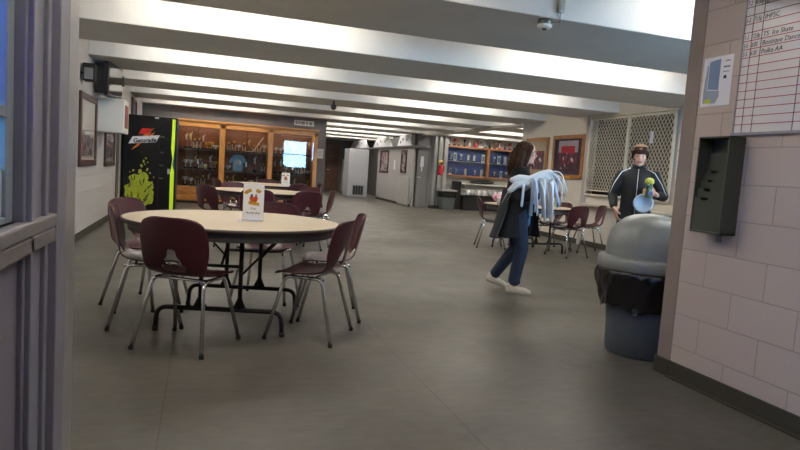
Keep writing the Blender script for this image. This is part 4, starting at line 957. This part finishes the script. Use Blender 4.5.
def hand(bm, wrist, d, palm_n, thumb_side, curl=.5, s=1.0):
    """palm + five fingers. d = direction of the hand, palm_n = direction the palm faces, thumb_side = direction of the thumb"""
    d = Vector(d).normalized(); pn = (Vector(palm_n) - d*Vector(palm_n).dot(d)).normalized(); ts = d.cross(pn).normalized()
    if ts.dot(Vector(thumb_side)) < 0: ts = -ts
    w = Vector(wrist); M = Matrix((ts, d, pn)).transposed()
    ball(bm, w + d*.045*s, (.040*s, .050*s, .016*s), M, 12); ball(bm, w + d*.06*s, (.041*s, .034*s, .0145*s), M, 12)
    ball(bm, w + d*.03*s + ts*.022*s + pn*.006*s, (.018*s, .032*s, .016*s), M, 10)
    for k, (off, L_) in enumerate(((.029, .070), (.010, .078), (-.010, .072), (-.029, .058))):
        p = w + d*.088*s + ts*off*s; a = 0; pts = [w + d*.06*s + ts*off*.9*s, p]; q = p
        for j, f in enumerate((.45, .32, .23)):
            a += curl*(.9, 1.0, .7)[j]; q = q + (d*math.cos(a) + pn*math.sin(a))*L_*f*s; pts.append(q)
        tube(bm, pts, 1, 8, radii=[.0095*s, .0095*s, .0085*s, .0078*s, .0065*s]); ball(bm, q, .0066*s, n=8)
        for m_ in pts[1:-1]: ball(bm, m_, .0090*s, n=8)
    p = w + d*.025*s + ts*.032*s; q = p + (d*.5 + ts*.75 + pn*.3).normalized()*.036*s; r_ = q + (d*.85 + ts*.2 + pn*.5).normalized()*.032*s
    tube(bm, [w + d*.02*s + ts*.015*s, p, q, r_], 1, 8, radii=[.014*s, .0125*s, .0105*s, .008*s]); ball(bm, r_, .008*s, n=8); ball(bm, q, .0105*s, n=8)
def head(bm, c, fwd, s=1.0, pitch=0):
    """head at centre c, looking along fwd; returns the frame"""
    f = Vector(fwd).normalized(); side = Vector((0,0,1)).cross(f).normalized(); up = f.cross(side)
    M = Matrix((f, side, up)).transposed(); c = Vector(c)
    def L(x, y, z): return c + f*x*s + side*y*s + up*z*s
    ball(bm, L(-.008, 0, .025), (.096*s, .076*s, .092*s), M, 20); ball(bm, L(.028, 0, -.035), (.062*s, .058*s, .078*s), M, 18)
    ball(bm, L(.058, 0, -.088), (.030*s, .032*s, .024*s), M, 12)
    ball(bm, L(.074, 0, .022), (.020*s, .050*s, .016*s), M, 12)
    for k in (-1, 1):
        ball(bm, L(.062, k*.036, -.025), (.024*s, .022*s, .022*s), M, 10); ball(bm, L(-.005, k*.076, -.008), (.018*s, .008*s, .030*s), M, 10)
    tube(bm, [L(.086, 0, .012), L(.104, 0, -.022), L(.094, 0, -.034)], 1, 8, radii=[.009*s, .013*s, .012*s]); ball(bm, L(.106, 0, -.024), .011*s, n=8)
    for k in (-1, 1): ball(bm, L(.094, k*.010, -.030), .008*s, n=8)
    tube(bm, [L(.082, -.022, -.058), L(.092, 0, -.055), L(.082, .022, -.058)], .0065*s, 8); tube(bm, [L(.080, -.018, -.068), L(.090, 0, -.068), L(.080, .018, -.068)], .0065*s, 8)
    return L, M
def face_parts(par, L, M, s, eye_rgb, lips=(150, 84, 80)):
    bm = B()
    for k in (-1, 1): ball(bm, L(.077, k*.031, -.002), (.010*s, .012*s, .0055*s), M, 10)
    obj('eyes', bm, mat('eye_white', (220, 214, 208), .3), par)
    bm = B()
    for k in (-1, 1): ball(bm, L(.0855, k*.031, -.002), (.0035*s, .006*s, .0055*s), M, 8)
    obj('irises', bm, mat('iris_dark', eye_rgb, .3), par)
    bm = B()
    for k in (-1, 1): tube(bm, [L(.084, k*.014, .019), L(.088, k*.032, .026), L(.076, k*.050, .020)], .0035*s, 6)
    obj('eyebrows', bm, mat('brow_brown', (70, 46, 34), .7), par)
    bm = B(); tube(bm, [L(.0825, -.022, -.062), L(.0955, -.007, -.0575), L(.097, 0, -.059), L(.0955, .007, -.0575), L(.0825, .022, -.062)], .0052*s, 8)
    tube(bm, [L(.081, -.018, -.067), L(.094, 0, -.070), L(.081, .018, -.067)], .0058*s, 8)
    obj('lips', bm, mat('lip_colour', lips, .45), par)
def person(name, label, bm, skin, loc, deg, vox=.0065):
    o = obj('person', voxel(bm, vox, 2), skin, recalc=False); o.location = loc; o.rotation_euler = (0, 0, math.radians(deg)); tag(o, label, 'person'); return o
M_skinw = mat('skin_fair', (204, 158, 138), .5); M_skinb = mat('skin_light', (208, 160, 140), .5)

# ---- woman walking to the right, long brown hair, black coat, blue jeans, pale ribbons in her arms. local: +x forward, +y her left
bm = B()
fr, fb = (.03, -.09), (-.20, .10)     # near (right) foot flat in front, far (left) foot behind with the heel lifting
hipR, hipL = (0, -.085, .80), (-.01, .085, .80)
kneeR, kneeL = (.065, -.085, .46), (.005, .095, .45)
ankR, ankL = (.005, -.09, .085), (-.205, .10, .125)
chain(bm, [hipR, kneeR, ankR], [.082, .055, .036]); chain(bm, [hipL, kneeL, ankL], [.082, .055, .036])
chain(bm, [(0, 0, .80), (0, 0, .92), (0, 0, 1.04), (.0, 0, 1.18), (0, 0, 1.27)], [.155, .145, .12, .15, .11], [.10, .09, .085, .10, .07], up=(1, 0, 0)) if 0 else None
loft(bm, [(.74, 0, 0, .08, .12), (.80, 0, 0, .105, .15), (.88, 0, 0, .10, .145), (.98, 0, 0, .088, .122), (1.08, 0, 0, .092, .13), (1.18, 0, 0, .095, .15), (1.25, 0, 0, .078, .145), (1.30, 0, 0, .05, .075)])
chain(bm, [(0, 0, 1.25), (.015, 0, 1.36)], [.052, .046])
chain(bm, [(.0, -.165, 1.245), (-.03, -.215, 1.0), (.17, -.16, 1.0), (.21, -.14, 1.01)], [.046, .038, .026, .024])     # right arm, bent forward
chain(bm, [(.0, .165, 1.245), (.0, .21, 1.02), (.20, .12, 1.02), (.285, .07, 1.04)], [.046, .038, .026, .024])
hand(bm, (.21, -.14, 1.01), (.9, .35, .15), (0, .3, 1), (.2, 0, 1), .6)
hand(bm, (.285, .07, 1.04), (1, -.15, .02), (0, -1, -.1), (0, -.1, 1), .55)
HL, HM = head(bm, (.035, 0, 1.44), (1, .10, -.06), .96)
wm = person('woman', 'person with long brown hair in a black coat and jeans, with an armful of ribbons', bm, M_skinw, (3.10, 5.62, 0), -28)
face_parts(wm, HL, HM, .96, (60, 44, 34))
# hair
bm = B()
ball(bm, HL(-.022, 0, .036), (.098, .084, .086), HM, 18); ball(bm, HL(-.055, 0, -.01), (.072, .082, .10), HM, 18)
for k in (-1, 1):
    chain(bm, [HL(.03, k*.066, .06), HL(.018, k*.082, -.02), HL(-.005, k*.088, -.10), HL(-.02, k*.095, -.19)], [.026, .024, .026, .018])
chain(bm, [HL(-.07, 0, .02), HL(-.09, 0, -.08), HL(-.10, 0, -.18), HL(-.095, 0, -.27)], [.075, .082, .08, .055], [.05, .048, .042, .03], up=(0, 1, 0))
for k in (-1, 1): chain(bm, [HL(-.045, k*.05, -.02), HL(-.06, k*.075, -.12), HL(-.07, k*.08, -.25)], [.045, .042, .025])
M_hair = wood_mat('brown_hair', (36, 20, 12), (66, 38, 23), .65, 2, 6); M_hair.node_tree.nodes['Principled BSDF'].inputs['Specular IOR Level'].default_value = .2
obj('hair', voxel(bm, .007, 2), M_hair, wm, recalc=False)
bm = B()      # glasses
for k in (-1, 1): tube(bm, [HL(.098, k*.012, .012), HL(.098, k*.052, .012), HL(.094, k*.054, -.02), HL(.098, k*.016, -.022), HL(.098, k*.012, .012)], .002, 6); tube(bm, [HL(.096, k*.053, .006), HL(.0, k*.080, .006)], .002, 6)
obj('glasses', bm, M_black, wm)
# jeans
bm = B(); chain(bm, [(0, -.085, .80), kneeR, (.012, -.09, .13)], [.094, .068, .060]); chain(bm, [(-.01, .085, .80), kneeL, (-.185, .10, .16)], [.094, .068, .056])
ball(bm, (0, 0, .84), (.118, .165, .09), n=18)
ball(bm, (.02, -.09, .12), (.062, .06, .035), n=12)
obj('jeans', voxel(bm, .008, 2), mat('blue_denim', (26, 38, 62), .8, noise=.22, nscale=22), wm, recalc=False)
def shoe(par, ank, toe_dir, pitch, rgb):
    bm = B(); ball(bm, (0, 0, .045), (.062, .040, .045), n=14); ball(bm, (.09, 0, .038), (.085, .041, .034), n=14); ball(bm, (.155, 0, .030), (.045, .038, .026), n=12); ball(bm, (-.012, 0, .075), (.045, .037, .04), n=12)
    for v in bm.verts:
        if v.co.z < .006: v.co.z = .006
    s_ = obj('shoe', voxel(bm, .006, 1), mat('shoe_cream', rgb, .6), par, recalc=False)
    bm = B(); bp = [(-.06, 0), (-.05, .036), (.05, .040), (.12, .046), (.18, .034), (.20, 0), (.18, -.034), (.12, -.046), (.05, -.040), (-.05, -.036)]
    poly(bm, [(a, b_, 0) for a, b_ in bp], (0, 0, .022)); so = obj('sole', bm, mat('sole_grey', (150, 142, 132), .6), s_, bevel=.005)
    bm = B()
    for k in range(4): tube(bm, [(.045+.022*k, -.026, .073-.006*k), (.045+.022*k, 0, .083-.008*k), (.045+.022*k, .026, .073-.006*k)], .003, 6)
    obj('laces', bm, M_white, s_)
    s_.location = ank; s_.rotation_euler = (0, pitch, toe_dir); return s_
shoe(wm, (-.005, -.09, 0), -.1, 0, (206, 196, 182)); shoe(wm, (-.225, .10, .060), .1, .33, (200, 190, 176))
# coat: open front, flaring to mid thigh
bm = B()
loft(bm, [(.575, -.075, 0, .165, .205), (.60, -.072, 0, .168, .205), (.72, -.055, 0, .155, .195), (.85, -.035, 0, .138, .182), (1.0, -.02, 0, .125, .168), (1.12, -.015, 0, .118, .172), (1.2, -.012, 0, .11, .175), (1.27, -.01, 0, .085, .145), (1.315, -.005, 0, .056, .07)])
for sg in (-1, 1): ball(bm, (0, sg*.16, 1.225), (.07, .055, .06), n=16)
chain(bm, [(.0, -.17, 1.235), (-.035, -.225, 1.0), (.15, -.17, 1.0)], [.066, .060, .046]); chain(bm, [(.0, .17, 1.235), (.0, .22, 1.02), (.22, .105, 1.025)], [.066, .060, .044])
ball(bm, (-.005, 0, 1.285), (.066, .075, .04), n=14)
vb = voxel(bm, .009, 3)
obj('coat', vb, mat('black_coat', (14, 14, 16), .9), wm, recalc=False)
bm = B()      # grey back panel of the coat, swinging behind
pts = [(-.125, -.10, 1.04), (-.150, -.17, .80), (-.20, -.19, .60), (-.215, .0, .59), (-.19, .12, .62), (-.135, .10, 1.04)]
def slab(bm, f, nu=14, nv=18, th=(-.014, 0, 0)):
    g = [[[bm.verts.new(Vector(f(u/nu, v/nv)) + (Vector(th) if l else Vector((0,0,0)))) for u in range(nu+1)] for v in range(nv+1)] for l in (0, 1)]
    for l in (0, 1):
        for v in range(nv):
            for u in range(nu): fc = bm.faces.new((g[l][v][u], g[l][v][u+1], g[l][v+1][u+1], g[l][v+1][u])); fc.smooth = True
    for v in range(nv):
        for u in (0, nu): bm.faces.new((g[0][v][u], g[0][v+1][u], g[1][v+1][u], g[1][v][u]))
    for u in range(nu):
        for v in (0, nv): bm.faces.new((g[0][v][u], g[0][v][u+1], g[1][v][u+1], g[1][v][u]))
slab(bm, lambda u, v: (-.155 - .11*v**1.3 + .07*(2*u-1)**2 + .008*math.sin(11*u+3*v), (-.20+.31*u)*(.8+.3*v), 1.06-.50*v))
obj('coat_back_panel', bm, mat('charcoal_panel', (50, 52, 54), .9), wm)
bm = B(); slab(bm, lambda u, v: (.09 + .15*u*(.4+.6*v) + .01*math.sin(9*u), .13 - .05*u + .012*math.sin(8*u+4*v), 1.0-.42*v), th=(0, .014, 0))
obj('coat_front_panel', bm, mat('black_coat', (14, 14, 16), .9), wm)
bm = B()      # denim shirt front seen between coat and ribbons
ball(bm, (.105, -.02, .86), (.030, .10, .13), n=14); ball(bm, (.10, -.02, .74), (.030, .09, .06), n=14)
obj('denim_shirt', voxel(bm, .008, 2), mat('pale_denim', (78, 112, 156), .8), wm, recalc=False)
bm = B(); tube(bm, [(.36, .045, 1.065), (.46, .03, 1.035)], .005, 8); pen = obj('pen', bm, M_red); pen.location = wm.location; pen.rotation_euler = wm.rotation_euler; tag(pen, 'thin red pen held in the hand of the person with ribbons', 'pen')
# bunch of ribbons carried in both arms
rib = thing('ribbon_bundle', 'large bunch of white and pale blue ribbons carried in both arms by the walking person', 'ribbons', tuple(wm.location), math.radians(-28))
M_rw = mat('ribbon_white', (226, 228, 230), .55); M_rb = mat('ribbon_pale_blue', (192, 208, 228), .5)
bm = B(); rd = random.Random(8)
for k in range(26):
    ball(bm, (rd.uniform(-.04, .34), rd.uniform(-.27, -.14), 1.12+rd.uniform(-.05, .06)), (rd.uniform(.04, .07), rd.uniform(.03, .05), rd.uniform(.025, .05)), Euler((rd.uniform(-1, 1), rd.uniform(-1, 1), 0)).to_matrix(), 10)
chain(bm, [(-.10, -.26, 1.05), (-.04, -.27, 1.11), (.05, -.25, 1.14)], [.028, .038, .04]); chain(bm, [(-.09, -.27, 1.155), (-.02, -.26, 1.18), (.06, -.24, 1.17)], [.026, .034, .04])
chain(bm, [(.05, -.25, 1.15), (.18, -.23, 1.22), (.26, -.21, 1.25), (.32, -.20, 1.20)], [.04, .04, .036, .03])
obj('ribbon_heap', voxel(bm, .007, 2), M_rw, rib, recalc=False)
def strip(name, pts, w, m, wd=(1, 0, 0)):
    bm = B(); P = arc_pts(pts, .12, 5); prev = None
    for i, p in enumerate(P):
        d = (P[min(i+1, len(P)-1)] - P[max(0, i-1)]).normalized(); wv = Vector(wd) - d*Vector(wd).dot(d); wv = wv.normalized()*w*(1-.35*i/len(P))
        n_ = d.cross(wv).normalized()*.0015
        q = [bm.verts.new(p+wv+n_), bm.verts.new(p-wv+n_), bm.verts.new(p-wv-n_), bm.verts.new(p+wv-n_)]
        if prev: bridge(bm, prev, q)
        else: bm.faces.new(q)
        prev = q
    bm.faces.new(prev[::-1]); return obj(name, bm, m, rib)
for k in range(22):
    x = .02 + .30*rd.random(); ln = rd.uniform(.18, .36); sw = rd.uniform(-.05, .07); y = -.27 - rd.uniform(0, .045)
    strip('ribbon', [(x-rd.uniform(-.06, .10), -.2, 1.17), (x-.01, y, 1.16+rd.uniform(-.02, .04)), (x+sw*.4, y-.01, 1.08), (x+sw, y+.01, 1.12-ln)], rd.uniform(.013, .022), M_rb if k % 2 else M_rw, (1, rd.uniform(-.5, .5), 0))
for k, (x1, z1, x2, z2) in enumerate(((.40, 1.20, .43, 1.02), (.38, 1.26, .45, 1.08), (.41, 1.14, .40, .94), (.36, 1.18, .36, .90), (-.13, 1.02, -.17, .92), (-.08, 1.04, -.12, .95))):
    strip('ribbon', [(.14 if x1 > 0 else .0, -.22, 1.19 if x1 > 0 else 1.12), (.28 if x1 > 0 else -.06, -.25, 1.27 if x1 > 0 else 1.10), (x1, -.22, z1), (x2, -.20, z2)], .018, M_rb if k % 3 == 0 else M_rw, (.3, 1, .2))

# ---- boy facing the camera: local +x forward, +y his left
bm = B()
chain(bm, [(0, -.085, .86), (.03, -.11, .47), (-.01, -.12, .08)], [.082, .054, .036]); chain(bm, [(0, .085, .86), (.05, .12, .47), (.03, .12, .08)], [.082, .054, .036])
loft(bm, [(.80, 0, 0, .085, .12), (.86, 0, 0, .105, .15), (.96, 0, 0, .098, .14), (1.08, 0, 0, .098, .142), (1.2, 0, 0, .10, .160), (1.30, 0, 0, .085, .165), (1.345, 0, 0, .065, .12), (1.375, 0, 0, .05, .07)])
chain(bm, [(0, 0, 1.33), (.02, 0, 1.43)], [.054, .048])
chain(bm, [(.0, -.175, 1.31), (-.02, -.25, 1.06), (.11, -.225, .93), (.14, -.205, .90)], [.048, .040, .027, .025])
chain(bm, [(.0, .175, 1.31), (-.01, .275, 1.08), (.15, .225, 1.08), (.20, .20, 1.10)], [.048, .040, .027, .025])
hand(bm, (.14, -.205, .90), (.25, .25, -1), (-.2, .9, 0), (1, .2, 0), .55, 1.05)
hand(bm, (.20, .20, 1.10), (.35, -.9, .15), (-1, -.3, .1), (0, -.1, 1), .75, 1.05)
BL_, BM_ = head(bm, (.035, 0, 1.515), (1, .05, -.05), 1.0)
boy = person('boy', 'person in black tracksuit and tan cap behind the trash can, holding a bottle', bm, M_skinb, (4.72, 5.86, 0), -129)
face_parts(boy, BL_, BM_, 1.0, (60, 50, 44), (160, 84, 82))
bm = B(); ball(bm, BL_(-.012, 0, .040), (.099, .083, .082), BM_, 18); ball(bm, BL_(-.05, 0, 0), (.06, .078, .08), BM_, 14)
for k in range(-4, 5): chain(bm, [BL_(.055, k*.013, .095), BL_(.086-.0022*k*k, k*.0145, .062), BL_(.094-.0032*k*k, k*.0155, .028+.002*(k % 2))], [.016, .015, .008])
for k in (-1, 1): chain(bm, [BL_(.03, k*.074, .05), BL_(.025, k*.080, .0), BL_(.02, k*.078, -.03)], [.018, .014, .008])
obj('hair', voxel(bm, .006, 2), M_hair, boy, recalc=False)
bm = B(); ball(bm, BL_(-.022, 0, .066), (.104, .090, .075), BM_, 20)
for v in list(bm.verts):
    pass
cut = BL_(0, 0, .072).z
bmesh.ops.bisect_plane(bm, geom=bm.verts[:]+bm.edges[:]+bm.faces[:], plane_co=BL_(.0, 0, .070), plane_no=(BL_(-.25, 0, .0+1)-BL_(0, 0, 0)), clear_inner=True)
cp = obj('cap', bm, mat('tan_cap', (120, 96, 72), .7), boy); md = cp.modifiers.new('s', 'SOLIDIFY'); md.thickness = .004
bm = B(); tube(bm, [BL_(.02, -.082, .070), BL_(.065, -.055, .076), BL_(.086, 0, .080), BL_(.065, .055, .076), BL_(.02, .082, .070)], .007, 8); obj('cap_band', bm, mat('tan_cap_band', (146, 118, 90), .7), boy)
# tracksuit
M_track = mat('black_tracksuit', (15, 16, 19), .65)
bm = B()
loft(bm, [(.80, 0, 0, .122, .168), (.83, 0, 0, .126, .172), (.93, -.004, 0, .122, .166), (1.05, -.004, 0, .12, .164), (1.18, -.004, 0, .122, .176), (1.27, -.004, 0, .11, .182), (1.33, -.002, 0, .085, .155), (1.375, 0, 0, .062, .09), (1.40, 0, 0, .058, .066)])
for sg in (-1, 1): ball(bm, (0, sg*.165, 1.285), (.072, .058, .062), n=16)
chain(bm, [(.0, -.172, 1.295), (-.02, -.255, 1.06), (.105, -.23, .945)], [.068, .058, .044]); chain(bm, [(.0, .172, 1.295), (-.01, .28, 1.08), (.14, .23, 1.08)], [.070, .062, .045])
ball(bm, (.01, 0, 1.40), (.068, .072, .035), n=14)
obj('track_jacket', voxel(bm, .009, 3), M_track, boy, recalc=False)
bm = B(); chain(bm, [(0, -.085, .86), (.03, -.11, .47), (-.005, -.12, .11)], [.100, .074, .066]); chain(bm, [(0, .085, .86), (.05, .12, .47), (.035, .12, .11)], [.100, .074, .066]); ball(bm, (0, 0, .86), (.12, .17, .09), n=16)
obj('track_pants', voxel(bm, .010, 3), M_track, boy, recalc=False)
bm = B()
for sgn, elb, wr in ((-1, (-.02, -.255, 1.06), (.105, -.24, .945)), (1, (-.01, .28, 1.08), (.14, .24, 1.07))):
  for o_ in (-.014, .012):
    bm = B(); a = Vector((.050+o_, sgn*.175, 1.332)); b_ = Vector((elb[0]+.052+o_, elb[1]+sgn*.036, elb[2]+.01)); 
    tube(bm, [Vector((.04+o_, sgn*.085, 1.378)), a, a.lerp(b_, .5)+Vector((.006, sgn*.012, 0)), b_], .0048, 6); obj('sleeve_stripe', bm, M_white, boy)
bm = B(); tube(bm, [(.108, .002, 1.37), (.125, .002, 1.2), (.124, .002, .86)], .004, 6); obj('zip', bm, M_silver, boy)
for y in (-.12, .12): shoe(boy, (-.0 if y < 0 else .03, y, 0), 0, 0, (60, 60, 64))
R_b = Matrix.Rotation(math.radians(-129), 4, 'Z'); Lb = lambda p: Matrix.Translation((4.72, 5.86, 0)) @ R_b @ Vector(p)
t = thing('drink_bottle', 'green and clear drink bottle with yellow lid held at chest height by the tracksuited person', 'bottle', tuple(Lb((.285, .125, 1.06))))
bm = B(); lathe(bm, [(0, 0), (.032, 0), (.036, .01), (.036, .07), (.032, .09), (.037, .11), (.037, .14), (.028, .155), (0, .155)], 20); obj('bottle_body', bm, spots_mat('bottle_pattern', (70, 92, 62), [(36, 48, 44), (110, 130, 84), (180, 196, 190)], 40), t)
bm = B(); lathe(bm, [(.03, .15), (.046, .152), (.050, .17), (.044, .20), (.02, .215), (0, .217)], 20); obj('bottle_lid', bm, mat('yellow_lid', (186, 184, 78), .6), t)
bm = B(); box(bm, -.037, .02, -.038, -.036, .03, .07); obj('label_patch', bm, mat('label_blue', (50, 70, 130), .5), t)
t = thing('plastic_bowl', 'pale blue translucent plastic bowl held open towards the camera in front of the black tracksuit', 'bowl', tuple(Lb((.21, .09, .985))))
bm = B(); lathe(bm, [(0, 0), (.045, 0), (.055, .008), (.085, .045), (.105, .052), (.107, .056), (.083, .050), (.05, .012), (0, .006)], 32); bw = obj('bowl_shell', bm, mat('pale_blue_plastic', (160, 178, 198), .35), t)
bm = B(); lathe(bm, [(.060, .021), (.063, .019), (.066, .025), (.063, .0265)], 32); obj('bowl_ring', bm, M_white, t)
t.rotation_euler = (math.radians(78), 0, math.radians(-39-8)); 

# ------------------------------------------------------------------ things on the right-hand table
t = thing('pink_jacket', 'crumpled pink jacket lying on the left part of the right-hand table', 'jacket', (4.72, 9.12, .742))
bm = B(); rd = random.Random(3)
for k in range(14): ball(bm, (rd.uniform(-.2, .2), rd.uniform(-.12, .12), .05+rd.uniform(0, .07)), (rd.uniform(.06, .11), rd.uniform(.04, .08), rd.uniform(.03, .05)), Euler((0, rd.uniform(-.5, .5), rd.uniform(0, 3))).to_matrix(), 10)
for v in bm.verts: v.co.z = max(v.co.z, .001)
obj('cloth', voxel(bm, .012, 3), mat('pink_cloth', (214, 150, 176), .8), t, recalc=False)
t = thing('glass_jar', 'small clear jar with white lid on the left edge of the right-hand table', 'jar', (4.52, 8.80, .742))
bm = B(); lathe(bm, [(0, 0), (.05, 0), (.055, .01), (.055, .09), (0, .09)], 18); obj('jar_body', bm, mat('jar_grey', (170, 172, 170), .2), t)
bm = B(); lathe(bm, [(.05, .09), (.056, .092), (.056, .12), (0, .122)], 18); obj('jar_lid', bm, M_white, t)
t = thing('pencil_box', 'small beige open box on the left part of the right-hand table', 'box', (4.66, 8.66, .742))
bm = B(); box(bm, -.07, .07, -.05, .05, 0, .01); box(bm, -.07, -.062, -.05, .05, 0, .1); box(bm, .062, .07, -.05, .05, 0, .1); box(bm, -.07, .07, -.05, -.042, 0, .1); box(bm, -.07, .07, .042, .05, 0, .1); obj('box_body', bm, mat('cardboard', (196, 160, 124), .8), t)
